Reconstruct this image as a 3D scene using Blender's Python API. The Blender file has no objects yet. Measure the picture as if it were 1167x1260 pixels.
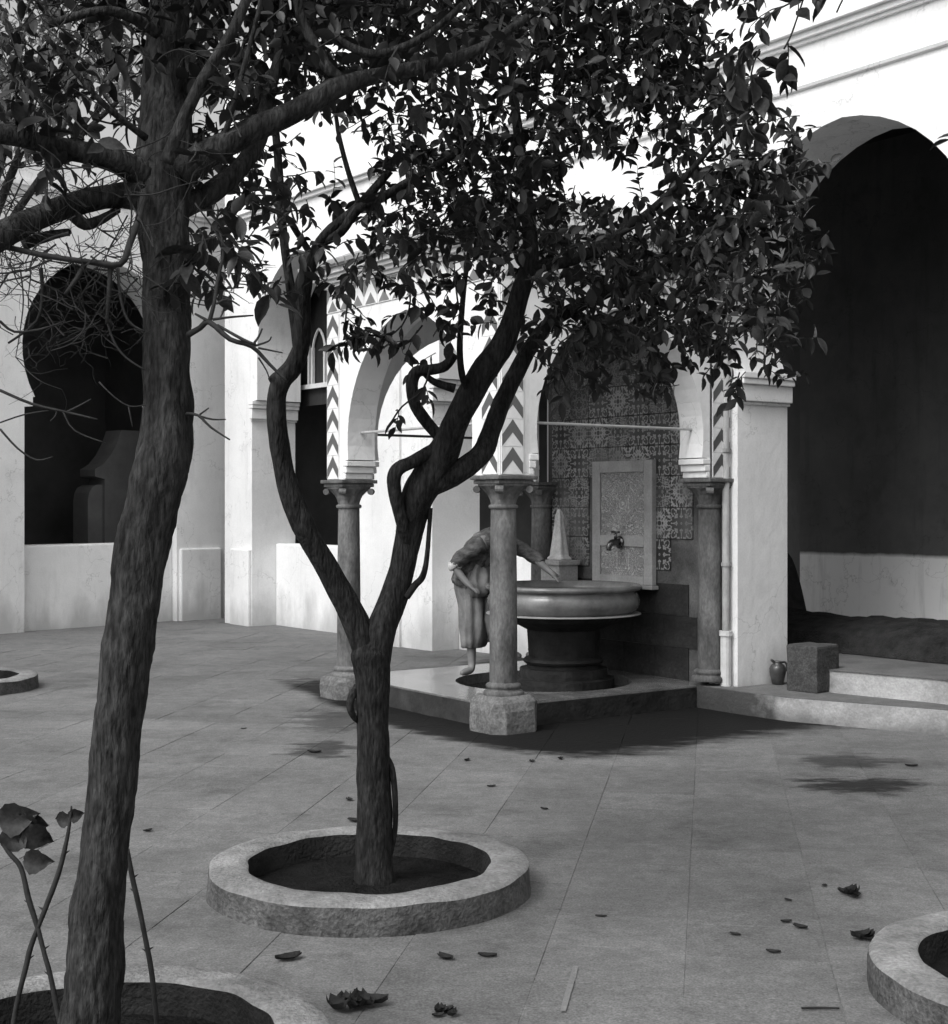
import bpy, bmesh, math, random
import numpy as np
from mathutils import Vector, Matrix, noise as mnoise
R = random.Random(7)
sc = bpy.context.scene
C = sc.collection
# ------------------------------------------------------------------ camera
F = 1750.0; CX = 583.5; YH = 622.0; EYE = 1.6        # focal length / horizon measured on the 1167 px wide photograph
cam = bpy.data.cameras.new('camera'); camo = bpy.data.objects.new('camera', cam); C.objects.link(camo)
camo.location = (0, 0, EYE); camo.rotation_euler = (math.radians(90), 0, 0)
cam.sensor_fit = 'HORIZONTAL'; cam.sensor_width = 36; cam.lens = 36 * F / 1167.0
cam.shift_y = -(630 - YH) / 1167.0
cam.clip_end = 500; sc.camera = camo
# ------------------------------------------------------------------ light
SUN_AZ = (-0.66, -0.75); SUN_EL = math.radians(50)
world = bpy.data.worlds.new('World'); sc.world = world; world.use_nodes = True
wn = world.node_tree.nodes; wl = world.node_tree.links
sky = wn.new('ShaderNodeTexSky'); sky.sky_type = 'NISHITA'; sky.sun_disc = False
sky.sun_elevation = SUN_EL; sky.sun_rotation = math.atan2(SUN_AZ[0], SUN_AZ[1])
sky.air_density = 1.0; sky.dust_density = 6.0; sky.ozone_density = 1.0
bw = wn.new('ShaderNodeRGBToBW'); wl.new(sky.outputs[0], bw.inputs[0])
wl.new(bw.outputs[0], wn['Background'].inputs[0]); wn['Background'].inputs[1].default_value = 0.15
sun = bpy.data.lights.new('sun', 'SUN'); sun.energy = 0.5; sun.angle = math.radians(22); sun.color = (1, 0.99, 0.98)
suno = bpy.data.objects.new('sun', sun); C.objects.link(suno)
hz = Vector((SUN_AZ[0], SUN_AZ[1], 0)).normalized() * math.cos(SUN_EL)
suno.rotation_euler = Vector((hz.x, hz.y, math.sin(SUN_EL))).to_track_quat('Z', 'Y').to_euler()
suno.location = (-10, -8, 15)
sc.view_settings.view_transform = 'Standard'; sc.view_settings.look = 'None'
sc.view_settings.gamma = 1.0; sc.view_settings.use_curve_mapping = False
sc.view_settings.exposure = 0.84
# ------------------------------------------------------------------ helpers
def P(px, py, d):
    return Vector(((px - CX) / F * d, d, EYE - (py - YH) / F * d))
def Gp(px, py, z=0.0):
    d = (EYE - z) * F / (py - YH)
    return Vector(((px - CX) / F * d, d, z))
def tag(o, label=None, cat=None, group=None, kind=None):
    if label: o['label'] = label
    if cat: o['category'] = cat
    if group: o['group'] = group
    if kind: o['kind'] = kind
    return o
def empty(name, loc, rz=0.0):
    o = bpy.data.objects.new(name, None); C.objects.link(o); o.location = loc; o.rotation_euler = (0, 0, rz)
    o.empty_display_size = 0.2
    return o
def obj(name, bm, m, parent=None, smooth=False, loc=None):
    bmesh.ops.recalc_face_normals(bm, faces=bm.faces[:])
    me = bpy.data.meshes.new(name); bm.to_mesh(me); bm.free()
    for mm in (m if isinstance(m, (list, tuple)) else [m]): me.materials.append(mm)
    if smooth:
        me.shade_smooth()
    o = bpy.data.objects.new(name, me); C.objects.link(o)
    if parent: o.parent = parent
    if loc: o.location = loc
    return o
def inst(name, me, parent, loc=(0, 0, 0), rot=(0, 0, 0), scale=(1, 1, 1)):
    o = bpy.data.objects.new(name, me); C.objects.link(o)
    o.parent = parent; o.location = loc; o.rotation_euler = rot; o.scale = scale
    return o
def box(bm, x0, x1, y0, y1, z0, z1, bev=0.0):
    vs = [bm.verts.new(v) for v in ((x0,y0,z0),(x1,y0,z0),(x1,y1,z0),(x0,y1,z0),(x0,y0,z1),(x1,y0,z1),(x1,y1,z1),(x0,y1,z1))]
    fs = [bm.faces.new([vs[i] for i in f]) for f in ((0,3,2,1),(4,5,6,7),(0,1,5,4),(1,2,6,5),(2,3,7,6),(3,0,4,7))]
    if bev:
        es = list({e for f in fs for e in f.edges})
        bmesh.ops.bevel(bm, geom=es, offset=bev, segments=2, affect='EDGES', profile=0.6)
    return vs
def prism(bm, pts, x0, x1):          # pts (y,z) outline, extruded along x
    a = [bm.verts.new((x0, y, z)) for y, z in pts]; b = [bm.verts.new((x1, y, z)) for y, z in pts]
    n = len(pts); bm.faces.new(a); bm.faces.new(b[::-1])
    for i in range(n): bm.faces.new((a[i], b[i], b[(i+1) % n], a[(i+1) % n]))
def prism_z(bm, pts, z0, z1):
    a = [bm.verts.new((x, y, z0)) for x, y in pts]; b = [bm.verts.new((x, y, z1)) for x, y in pts]
    n = len(pts); bm.faces.new(a); bm.faces.new(b[::-1])
    for i in range(n): bm.faces.new((a[i], b[i], b[(i+1) % n], a[(i+1) % n]))
def lathe(bm, prof, seg=32, cx=0, cy=0, wob=0.0, seed=0):
    rings = []
    for k, (r, z) in enumerate(prof):
        ring = []
        for i in range(seg):
            t = 2*math.pi*i/seg
            rr = r
            if wob: rr += wob*mnoise.noise(Vector((math.cos(t)*3+seed, math.sin(t)*3, z*8)))
            zz = z + (wob*0.6*mnoise.noise(Vector((math.cos(t)*4+seed+9, math.sin(t)*4, r*9))) if wob else 0)
            ring.append(bm.verts.new((cx+rr*math.cos(t), cy+rr*math.sin(t), zz)))
        rings.append(ring)
    for k in range(len(rings)-1):
        for i in range(seg):
            j = (i+1) % seg
            bm.faces.new((rings[k][i], rings[k][j], rings[k+1][j], rings[k+1][i]))
    return rings
def cap(bm, ring): bm.faces.new(ring)
def arch_profile(cy, w, z0, c, zs, n=14):
    """pointed (horseshoe) arch: half width w at height z0, arcs centred c beyond the axis; starts and ends at height zs"""
    r = w + c; za = math.sqrt(r*r - c*c)
    a0 = math.asin((zs - z0)/r); a1 = math.acos(c/r)
    L = []
    for i in range(n+1):
        t = a0 + (a1-a0)*i/n
        L.append((r*math.cos(t)-c, z0 + r*math.sin(t)))
    left = [(cy + x, z) for x, z in L]; right = [(cy - x, z) for x, z in L[::-1]][1:]
    return left + right                 # from +y springing over the apex to -y springing
def crom(pts, rad, sub=4):
    out, ro = [], []
    n = len(pts)
    for i in range(n-1):
        p0 = pts[max(i-1,0)]; p1 = pts[i]; p2 = pts[i+1]; p3 = pts[min(i+2,n-1)]
        for k in range(sub):
            t = k/sub
            out.append(0.5*((2*p1)+(p2-p0)*t+(2*p0-5*p1+4*p2-p3)*t*t+(3*p1-p0-3*p2+p3)*t**3))
            ro.append(rad[i]*(1-t)+rad[i+1]*t)
    out.append(pts[-1]); ro.append(rad[-1])
    return out, ro
def tube(bm, pts, rad, seg=8, rough=0.0, close=True, sub=4, squash=None):
    pts = [Vector(p) for p in pts]
    if sub > 1: pts, rad = crom(pts, rad, sub)
    n = len(pts); prev = None; up = None
    for i in range(n):
        d = (pts[min(i+1,n-1)] - pts[max(i-1,0)])
        if d.length < 1e-9: d = Vector((0,0,1))
        d.normalize()
        if up is None:
            up = d.orthogonal().normalized()
        else:
            up = (up - d*up.dot(d))
            if up.length < 1e-6: up = d.orthogonal()
            up.normalize()
        s = d.cross(up)
        ring = []
        for k in range(seg):
            t = 2*math.pi*k/seg
            r = rad[i]
            if rough:
                q = pts[i] + (up*math.cos(t)+s*math.sin(t))*r
                r *= 1 + rough*(mnoise.noise(Vector((q.x*14, q.y*14, q.z*5))) + 0.5*mnoise.noise(Vector((q.x*40, q.y*40, q.z*14))) + (0.45*(1-2*abs(mnoise.noise(Vector((q.x*75, q.y*75, q.z*9))))) if seg >= 24 else 0))
            ring.append(bm.verts.new(pts[i] + (up*math.cos(t)+s*math.sin(t))*r))
        if prev:
            for k in range(seg): bm.faces.new((prev[k], prev[(k+1)%seg], ring[(k+1)%seg], ring[k]))
        elif close: bm.faces.new(ring[::-1])
        prev = ring
    if close: bm.faces.new(prev)
# ------------------------------------------------------------------ materials (all neutral grey: the place is only known in black and white)
def mat(name, lo, hi, rough=0.85, scale=6.0, detail=6.0, bump=0.15, bscale=40.0, spec=0.3, metal=0.0, stretch=(1,1,1), speck=0.0):
    m = bpy.data.materials.new(name); m.use_nodes = True
    n = m.node_tree.nodes; l = m.node_tree.links; b = n['Principled BSDF']
    tc = n.new('ShaderNodeTexCoord'); mp = n.new('ShaderNodeMapping'); mp.inputs['Scale'].default_value = stretch
    l.new(tc.outputs['Object'], mp.inputs[0])
    nz = n.new('ShaderNodeTexNoise'); nz.inputs['Scale'].default_value = scale; nz.inputs['Detail'].default_value = detail; nz.inputs['Roughness'].default_value = 0.65
    l.new(mp.outputs[0], nz.inputs[0])
    rp = n.new('ShaderNodeValToRGB'); rp.color_ramp.elements[0].position = 0.3; rp.color_ramp.elements[1].position = 0.7
    rp.color_ramp.elements[0].color = (lo, lo, lo, 1); rp.color_ramp.elements[1].color = (hi, hi, hi, 1)
    l.new(nz.outputs[0], rp.inputs[0]); col = rp.outputs[0]
    if speck:
        n2 = n.new('ShaderNodeTexNoise'); n2.inputs['Scale'].default_value = 60; n2.inputs['Detail'].default_value = 3
        l.new(mp.outputs[0], n2.inputs[0])
        r2 = n.new('ShaderNodeMapRange'); r2.inputs[1].default_value = 0.3; r2.inputs[2].default_value = 0.7; r2.inputs[3].default_value = 1-speck; r2.inputs[4].default_value = 1+speck
        l.new(n2.outputs[0], r2.inputs[0])
        mx = n.new('ShaderNodeMix'); mx.data_type = 'RGBA'; mx.blend_type = 'MULTIPLY'; mx.inputs[0].default_value = 1
        l.new(col, mx.inputs[6]); l.new(r2.outputs[0], mx.inputs[7]); col = mx.outputs[2]
    l.new(col, b.inputs['Base Color'])
    b.inputs['Roughness'].default_value = rough; b.inputs['Metallic'].default_value = metal
    b.inputs['Specular IOR Level'].default_value = spec
    if bump:
        n3 = n.new('ShaderNodeTexNoise'); n3.inputs['Scale'].default_value = bscale; n3.inputs['Detail'].default_value = 5
        l.new(mp.outputs[0], n3.inputs[0])
        bp = n.new('ShaderNodeBump'); bp.inputs['Strength'].default_value = bump; bp.inputs['Distance'].default_value = 0.02
        l.new(n3.outputs[0], bp.inputs['Height']); l.new(bp.outputs[0], b.inputs['Normal'])
    m['_col'] = 1
    return m
def math_node(n, op, a=None, b=None, clamp=False):
    x = n.new('ShaderNodeMath'); x.operation = op; x.use_clamp = clamp
    for i, v in enumerate((a, b)):
        if v is None: continue
        if isinstance(v, (int, float)): x.inputs[i].default_value = v
        else: x.id_data.links.new(v, x.inputs[i])
    return x.outputs[0]
M_PLASTER = mat('white_plaster', 0.65, 0.78, 0.95, 1.3, 10, 0.16, 14, speck=.04)
M_KIOSK = mat('pavilion_plaster', 0.62, 0.76, 0.85, 3, 7, 0.2, 24)
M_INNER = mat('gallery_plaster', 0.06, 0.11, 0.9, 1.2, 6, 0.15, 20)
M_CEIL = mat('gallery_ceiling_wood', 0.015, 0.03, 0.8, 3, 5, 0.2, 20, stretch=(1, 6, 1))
M_BACKWALL = mat('gallery_whitewash', 0.5, 0.62, 0.9, 2.2, 7, 0.2, 18)
M_STONE = mat('column_stone', 0.03, 0.17, 0.75, 5, 12, 0.3, 50, stretch=(1,1,0.45), speck=0.25)
M_PLINTH = mat('plinth_stone', 0.06, 0.16, 0.8, 8, 9, 0.5, 30, speck=0.3)
M_MARBLE = mat('basin_marble', 0.07, 0.20, 0.25, 4, 8, 0.08, 30, spec=0.5)
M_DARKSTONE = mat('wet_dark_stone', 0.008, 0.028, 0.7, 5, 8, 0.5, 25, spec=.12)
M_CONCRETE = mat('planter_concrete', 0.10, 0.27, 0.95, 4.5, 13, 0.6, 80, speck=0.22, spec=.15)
M_CINNER = mat('shaded_soiled_kerb', 0.012, 0.035, 0.97, 6, 13, 0.7, 60, spec=.05)  # shade within the ring put into the colour, along with soil stain
M_CSIDE = mat('shaded_stained_kerb_side', 0.035, 0.13, 0.97, 6, 13, 0.7, 60, speck=0.3, spec=.1)  # occlusion of the outer face put into the colour, plus dirt
M_SOIL = mat('dark_soil', 0.005, 0.016, 0.98, 14, 8, 1.0, 60, spec=.05)
M_BARK = mat('dark_bark', 0.007, 0.032, 0.95, 12, 12, 1.0, 40, stretch=(1.6,1.6,0.42), speck=0.5, spec=.1)
M_BARK2 = mat('grey_bark', 0.008, 0.05, 0.95, 12, 12, 1.0, 40, stretch=(1.6,1.6,0.42), speck=0.5, spec=.1)
M_TWIG = mat('dry_twig', 0.02, 0.05, 0.85, 20, 4, 0.2, 60)
M_LEAF = mat('citrus_leaf', 0.012, 0.034, 0.45, 8, 3, 0.0, spec=0.2)
M_LEAF2 = mat('pale_leaf', 0.07, 0.15, 0.5, 8, 3, 0.0, spec=0.4)
M_DEAD = mat('dead_leaf', 0.006, 0.02, 0.8, 20, 4, 0.3, 60)
M_TILEW = mat('white_glazed_tile', 0.62, 0.76, 0.3, 9, 5, 0.05, 20, spec=0.5)
M_TILED = mat('grey_glazed_tile', 0.065, 0.11, 0.3, 9, 5, 0.05, 20, spec=0.5)
M_TILEM = mat('band_glazed_tile', 0.13, 0.19, 0.3, 9, 5, 0.05, 20, spec=0.5)
M_IRON = mat('dark_iron', 0.03, 0.06, 0.55, 20, 4, 0.1, 60, metal=0.6)
M_GALV = mat('pale_metal_rod', 0.35, 0.5, 0.5, 20, 4, 0.1, 60, metal=0.3)
M_PIPE = mat('drainpipe_paint', 0.15, 0.42, 0.6, 7, 8, 0.2, 40, stretch=(1,1,0.5))
M_WOODW = mat('white_painted_wood', 0.5, 0.65, 0.6, 10, 5, 0.1, 40)
M_ROOF = mat('roof_tile_clay', 0.18, 0.32, 0.75, 10, 6, 0.3, 40)
M_JUG = mat('glazed_jug', 0.03, 0.07, 0.3, 9, 5, 0.1, 40, spec=0.5)
M_BLOCK = mat('worn_stone_block', 0.028, 0.075, 0.9, 7, 9, 0.6, 40, speck=0.3)
M_MATTING = mat('dark_matting', 0.012, 0.04, 0.98, 9, 9, 1.0, 60, spec=0.1)
M_CLOAK = mat('dark_cloth', 0.02, 0.045, 0.95, 8, 6, 0.4, 60, spec=0.1)
M_SHIRT = mat('creased_shirt', 0.03, 0.13, 0.95, 11, 6, 0.8, 30, spec=0.1, stretch=(1, 1, 2.2))
M_TROUSER = mat('pale_trousers', 0.10, 0.19, 0.9, 7, 6, 0.3, 50, spec=0.1)
M_SKIN = mat('skin', 0.13, 0.17, 0.6, 10, 3, 0.0)
M_HEADCLOTH = mat('pale_headcloth', 0.36, 0.52, 0.9, 12, 4, 0.2, 50)
M_STEP = mat('step_whitewash', 0.20, 0.40, 0.9, 4, 9, 0.4, 30, speck=0.12)
M_TREAD = mat('step_tread', 0.08, 0.14, 0.9, 4, 9, 0.4, 30, speck=0.15)
M_MORTAR = mat('pale_mortar', 0.12, 0.19, 0.95, 14, 6, 0.5, 40)
def foot_dirt_and_sun(m, top, col, amt, zst=(1,1,.35)):  # dirt on plaster and steps; on the gallery wall it lays painted sunlight
    n = m.node_tree.nodes; l = m.node_tree.links; b = n['Principled BSDF']; old = b.inputs['Base Color'].links[0].from_socket
    g = n.new('ShaderNodeNewGeometry'); sp = n.new('ShaderNodeSeparateXYZ'); l.new(g.outputs['Position'], sp.inputs[0])
    mp = n.new('ShaderNodeMapping'); mp.inputs['Scale'].default_value = zst; l.new(g.outputs['Position'], mp.inputs[0])
    nz = n.new('ShaderNodeTexNoise'); nz.inputs['Scale'].default_value = 2.4; nz.inputs['Detail'].default_value = 9; nz.inputs['Roughness'].default_value = .62; l.new(mp.outputs[0], nz.inputs[0])
    z = math_node(n, 'ADD', sp.outputs[2], math_node(n, 'MULTIPLY', math_node(n, 'ADD', nz.outputs[0], -.5), -3.0*top))
    mr = n.new('ShaderNodeMapRange'); mr.inputs[1].default_value = 0; mr.inputs[2].default_value = top; mr.inputs[3].default_value = amt; mr.inputs[4].default_value = 0; l.new(z, mr.inputs[0])
    mx = n.new('ShaderNodeMix'); mx.data_type = 'RGBA'; l.new(mr.outputs[0], mx.inputs[0]); l.new(old, mx.inputs[6]); mx.inputs[7].default_value = (col,col,col,1)
    l.new(mx.outputs[2], b.inputs['Base Color'])
def streaks(m, amt):
    n = m.node_tree.nodes; l = m.node_tree.links; b = n['Principled BSDF']; old = b.inputs['Base Color'].links[0].from_socket
    g = n.new('ShaderNodeNewGeometry')
    for (st, sc2, p0, p1, a) in (((1,1,.12), 7.0, .55, .75, amt), ((1,1,1), 3.2, .56, .72, amt*.8), ((1,1,.5), 30.0, .62, .72, amt*.6)):
        mp = n.new('ShaderNodeMapping'); mp.inputs['Scale'].default_value = st; l.new(g.outputs['Position'], mp.inputs[0])
        nz = n.new('ShaderNodeTexNoise'); nz.inputs['Scale'].default_value = sc2; nz.inputs['Detail'].default_value = 10; nz.inputs['Roughness'].default_value = .65; l.new(mp.outputs[0], nz.inputs[0])
        mr = n.new('ShaderNodeMapRange'); mr.inputs[1].default_value = p0; mr.inputs[2].default_value = p1; mr.inputs[3].default_value = 1; mr.inputs[4].default_value = 1-a; l.new(nz.outputs[0], mr.inputs[0])
        mx = n.new('ShaderNodeMix'); mx.data_type = 'RGBA'; mx.blend_type = 'MULTIPLY'; mx.inputs[0].default_value = 1; l.new(old, mx.inputs[6]); l.new(mr.outputs[0], mx.inputs[7]); old = mx.outputs[2]
    vo = n.new('ShaderNodeTexVoronoi'); vo.feature = 'DISTANCE_TO_EDGE'; vo.inputs['Scale'].default_value = .8
    nd = n.new('ShaderNodeTexNoise'); nd.inputs['Scale'].default_value = 3; nd.inputs['Detail'].default_value = 6; l.new(g.outputs['Position'], nd.inputs[0])
    va = n.new('ShaderNodeVectorMath'); va.operation = 'ADD'; l.new(g.outputs['Position'], va.inputs[0]); l.new(nd.outputs['Color'], va.inputs[1]); l.new(va.outputs[0], vo.inputs['Vector'])
    mr = n.new('ShaderNodeMapRange'); mr.inputs[1].default_value = 0; mr.inputs[2].default_value = .006; mr.inputs[3].default_value = .72; mr.inputs[4].default_value = 1; l.new(vo.outputs['Distance'], mr.inputs[0])
    mx = n.new('ShaderNodeMix'); mx.data_type = 'RGBA'; mx.blend_type = 'MULTIPLY'; mx.inputs[0].default_value = 1; l.new(old, mx.inputs[6]); l.new(mr.outputs[0], mx.inputs[7])
    l.new(mx.outputs[2], b.inputs['Base Color'])
streaks(M_PLASTER, .15); streaks(M_KIOSK, .16)
foot_dirt_and_sun(M_PLASTER, .5, .32, .7)
foot_dirt_and_sun(M_STEP, .12, .10, .8)
M_GALSUN = mat('gallery_wall_painted_sun', 0.075, 0.12, 0.9, 1.5, 7, 0.2, 18)  # pale foot is sunlight put into the colour, dark upper wall is shade
foot_dirt_and_sun(M_GALSUN, 1.3, .80, 1.0, (1,1,1))
for nd in M_GALSUN.node_tree.nodes:
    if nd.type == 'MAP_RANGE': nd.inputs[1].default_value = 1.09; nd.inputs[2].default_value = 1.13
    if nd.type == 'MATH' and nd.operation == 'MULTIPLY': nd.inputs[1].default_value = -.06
streaks(M_GALSUN, .3)
# the pavilion frame: x runs from the courtyard corner column to the wall, y along the wall
AV = Vector((-0.5798, 0.8147)); BV = Vector((0.8147, 0.5798))
KM = Vector((0.21, 10.14)); KROT = math.atan2(BV.y, BV.x)
pav = empty('fountain_pavilion', (KM.x, KM.y, 0), KROT)
tag(pav, 'white pavilion with horseshoe arches and zigzag tile bands on stone columns', 'pavilion')
# ---- ground material: worn slabs, dark wet apron round the fountain, two drying puddles
def ground_mat(name, lo, hi):
    m = mat(name, lo, hi, 0.78, 1.3, 10, 0.28, 28, spec=0.3, speck=0.13)
    n = m.node_tree.nodes; l = m.node_tree.links; b = n['Principled BSDF']
    geo = n.new('ShaderNodeNewGeometry')
    for nd in n:
        if nd.type == 'MAPPING':
            for lk in list(nd.inputs[0].links): l.remove(lk)
            l.new(geo.outputs['Position'], nd.inputs[0])
    old = b.inputs['Base Color'].links[0].from_socket
    for (sc2, p0, p1, lo2, hi2, dt) in ((0.55, .35, .65, .88, 1.1, 4), (8.0, .3, .7, .80, 1.16, 10), (2.1, .54, .70, 1.0, .68, 12), (120.0, .32, .68, .72, 1.28, 3), (26.0, .35, .65, .9, 1.1, 6)):
        na = n.new('ShaderNodeTexNoise'); na.inputs['Scale'].default_value = sc2; na.inputs['Detail'].default_value = dt; na.inputs['Roughness'].default_value = .65; l.new(geo.outputs['Position'], na.inputs[0])
        ra = n.new('ShaderNodeMapRange'); ra.inputs[1].default_value = p0; ra.inputs[2].default_value = p1; ra.inputs[3].default_value = lo2; ra.inputs[4].default_value = hi2; l.new(na.outputs[0], ra.inputs[0])
        ma = n.new('ShaderNodeMix'); ma.data_type = 'RGBA'; ma.blend_type = 'MULTIPLY'; ma.inputs[0].default_value = 1; l.new(old, ma.inputs[6]); l.new(ra.outputs[0], ma.inputs[7]); old = ma.outputs[2]
    oi = n.new('ShaderNodeObjectInfo')
    rv = n.new('ShaderNodeMapRange'); rv.inputs[3].default_value = 0.90; rv.inputs[4].default_value = 1.09
    l.new(oi.outputs['Random'], rv.inputs[0])
    mv = n.new('ShaderNodeMix'); mv.data_type = 'RGBA'; mv.blend_type = 'MULTIPLY'; mv.inputs[0].default_value = 1
    l.new(old, mv.inputs[6]); l.new(rv.outputs[0], mv.inputs[7]); old = mv.outputs[2]
    tc = n.new('ShaderNodeTexCoord'); tc.object = pav
    sp = n.new('ShaderNodeSeparateXYZ'); l.new(tc.outputs['Object'], sp.inputs[0])
    dx = math_node(n, 'MAXIMUM', math_node(n, 'MULTIPLY', sp.outputs[0], -2.2), 0)
    dy = math_node(n, 'MAXIMUM', math_node(n, 'MULTIPLY', sp.outputs[1], -1.0), 0)
    d = math_node(n, 'SQRT', math_node(n, 'ADD', math_node(n, 'MULTIPLY', dx, dx), math_node(n, 'MULTIPLY', dy, dy)))
    sx = math_node(n, 'MAXIMUM', math_node(n, 'ADD', sp.outputs[0], -1.75), 0)
    d = math_node(n, 'ADD', d, math_node(n, 'MULTIPLY', sx, -0.25))
    yy = math_node(n, 'MAXIMUM', math_node(n, 'ADD', sp.outputs[1], -0.9), 0)
    d = math_node(n, 'ADD', d, math_node(n, 'MULTIPLY', yy, 0.5))
    mp = n.new('ShaderNodeMapping'); mp.inputs['Scale'].default_value = (1.0, 2.2, 1)
    l.new(geo.outputs['Position'], mp.inputs[0])
    nz = n.new('ShaderNodeTexNoise'); nz.inputs['Scale'].default_value = 3.4; nz.inputs['Detail'].default_value = 12; nz.inputs['Roughness'].default_value = 0.7
    l.new(mp.outputs[0], nz.inputs[0])
    d = math_node(n, 'ADD', d, math_node(n, 'MULTIPLY', math_node(n, 'ADD', nz.outputs[0], -0.5), 1.0))
    wet = n.new('ShaderNodeMapRange'); wet.interpolation_type = 'SMOOTHSTEP'
    wet.inputs[1].default_value = 1.46; wet.inputs[2].default_value = 1.02; wet.inputs[3].default_value = 0; wet.inputs[4].default_value = 1
    l.new(d, wet.inputs[0]); w = wet.outputs[0]
    for (px, py, rx, ry, s) in ((1045, 937, 0.30, 0.25, 0.6), (1062, 966, 0.36, 0.26, 0.85), (395, 922, 0.22, 0.4, 0.7), (420, 885, 0.35, 0.6, 0.6)):
        g = Gp(px, py)
        vs = n.new('ShaderNodeVectorMath'); vs.operation = 'SUBTRACT'; vs.inputs[1].default_value = g; l.new(geo.outputs['Position'], vs.inputs[0])
        vm = n.new('ShaderNodeVectorMath'); vm.operation = 'MULTIPLY'; vm.inputs[1].default_value = (1/rx, 1/ry, 0); l.new(vs.outputs[0], vm.inputs[0])
        ln = n.new('ShaderNodeVectorMath'); ln.operation = 'LENGTH'; l.new(vm.outputs[0], ln.inputs[0])
        q = math_node(n, 'ADD', ln.outputs['Value'], math_node(n, 'MULTIPLY', math_node(n, 'ADD', nz.outputs[0], -0.5), 4.0))
        mr = n.new('ShaderNodeMapRange'); mr.interpolation_type = 'SMOOTHSTEP'
        mr.inputs[1].default_value = 1.25; mr.inputs[2].default_value = 0.5; mr.inputs[3].default_value = 0; mr.inputs[4].default_value = s
        l.new(q, mr.inputs[0]); w = math_node(n, 'MAXIMUM', w, mr.outputs[0])
    mx = n.new('ShaderNodeMix'); mx.data_type = 'RGBA'; mx.blend_type = 'MIX'
    l.new(w, mx.inputs[0]); l.new(old, mx.inputs[6]); mx.inputs[7].default_value = (0.012, 0.012, 0.012, 1)
    l.new(mx.outputs[2], b.inputs['Base Color'])
    rr = n.new('ShaderNodeMapRange'); rr.inputs[3].default_value = 0.8; rr.inputs[4].default_value = 0.6
    l.new(w, rr.inputs[0]); l.new(rr.outputs[0], b.inputs['Roughness'])
    rs = n.new('ShaderNodeMapRange'); rs.inputs[3].default_value = 0.2; rs.inputs[4].default_value = 0.03
    l.new(w, rs.inputs[0]); l.new(rs.outputs[0], b.inputs['Specular IOR Level'])
    return m
M_SLAB = ground_mat('paving_slab', 0.105, 0.148)
M_BED = ground_mat('paving_bed', 0.105, 0.15)
# ================================================================== SETTING: ground and paving
bm = bmesh.new(); s = 60
bm.faces.new([bm.verts.new(v) for v in ((-s,-s,-0.0032),(s,-s,-0.0032),(s,s,-0.0032),(-s,s,-0.0032))])
ground = tag(obj('ground', bm, M_BED), kind='structure')
gd = Vector((0.163, 0.987)); gh = Vector((0.987, -0.163)); SW, SD = 0.50, 0.40
bm = bmesh.new(); box(bm, -SW/2+.0016, SW/2-.0016, -SD/2+.0016, SD/2-.0016, -0.03, 0.0)
top = [e for e in bm.edges if all(v.co.z > -0.001 for v in e.verts)]
bmesh.ops.bevel(bm, geom=top, offset=0.0012, segments=1, affect='EDGES')
slab_me = bpy.data.meshes.new('paving_slab'); bm.to_mesh(slab_me); bm.free(); slab_me.materials.append(M_SLAB)
WRp = Vector((0.17, 14.8)); WRd = Vector((-0.61, 0.79)).normalized(); WRn = Vector((0.79, 0.61)).normalized()
WLp = Vector((-5.677, 17.949)); WLd = Vector((0.6763, 0.7367)); WLn = Vector((-0.7367, 0.6763))
rows = []
off = {}
for i in range(-30, 34):
    for j in range(2, 62):
        p = gh*(i*SW + 0.17) + gd*(j*SD + 0.11 + (i*7919 % 5)*0.05)
        if p.y < 1.0 or (p-WRp).dot(WRn) > 0.5 or (p-WLp).dot(WLn) > 0.5: continue
        k = p - KM
        if k.dot(BV) > 2.2 and k.dot(AV) < 2.2: continue
        px = CX + F*p.x/p.y; py = YH + F*EYE/p.y
        vis = -40 < px < 1207 and py < 1290
        rows.append((0 if vis else 1, p.y, p))
rows.sort(key=lambda r: (r[0], r[1]))
grot = math.atan2(gh.y, gh.x)
pave = tag(empty('pavement', (0,0,0)), kind='structure')
for q, (v, y, p) in enumerate(rows[:298]):
    inst('paving_slab', slab_me, pave, (p.x, p.y, R.uniform(-.0022,.0008)), (R.gauss(0,.0015), R.gauss(0,.0015), grot + R.gauss(0,.002)))
bm = bmesh.new()
for (v, y, p) in rows[298:]:
    M4 = Matrix.Translation((p.x, p.y, R.uniform(-.003,.001))) @ Matrix.Rotation(grot+R.gauss(0,.002), 4, 'Z')
    vs = box(bm, -SW/2+.0016, SW/2-.0016, -SD/2+.0016, SD/2-.0016, -0.03, 0.0)
    for vv in vs: vv.co = M4 @ vv.co
tag(obj('far_paving', bm, M_SLAB, pave), kind='stuff')
# ================================================================== arcade wings
def cornice(name, root, x, y0, y1, z, m, steps=((0.05,0.05),(0.09,0.06),(0.06,0.04))):
    bm = bmesh.new(); zz = z
    for d, h in steps:
        box(bm, x-d, x+0.01, y0, y1, zz, zz+h, 0.006); zz += h - 0.002
    return obj(name, bm, m, root)
def impost(root, x0, x1, yj, sgn, z0, z1, m, proj=0.06):
    """moulded impost on a jamb at y=yj; the opening lies on the side sgn"""
    bm = bmesh.new(); h = z1-z0
    for (a, b_, p) in ((0.0, 0.10, 0.25), (0.10, 0.62, 0.55), (0.62, 0.80, 0.85), (0.80, 1.0, 1.0)):
        pp = proj*p; lo = z0+h*a; hi = z0+h*b_ - 0.001
        ya, yb = sorted((yj - sgn*0.02, yj + sgn*pp)); box(bm, x0-0.015-pp*0.3, x1+0.015, ya, yb, lo, hi, min(0.008, h*0.04))
    return obj('impost', bm, m, root)
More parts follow.
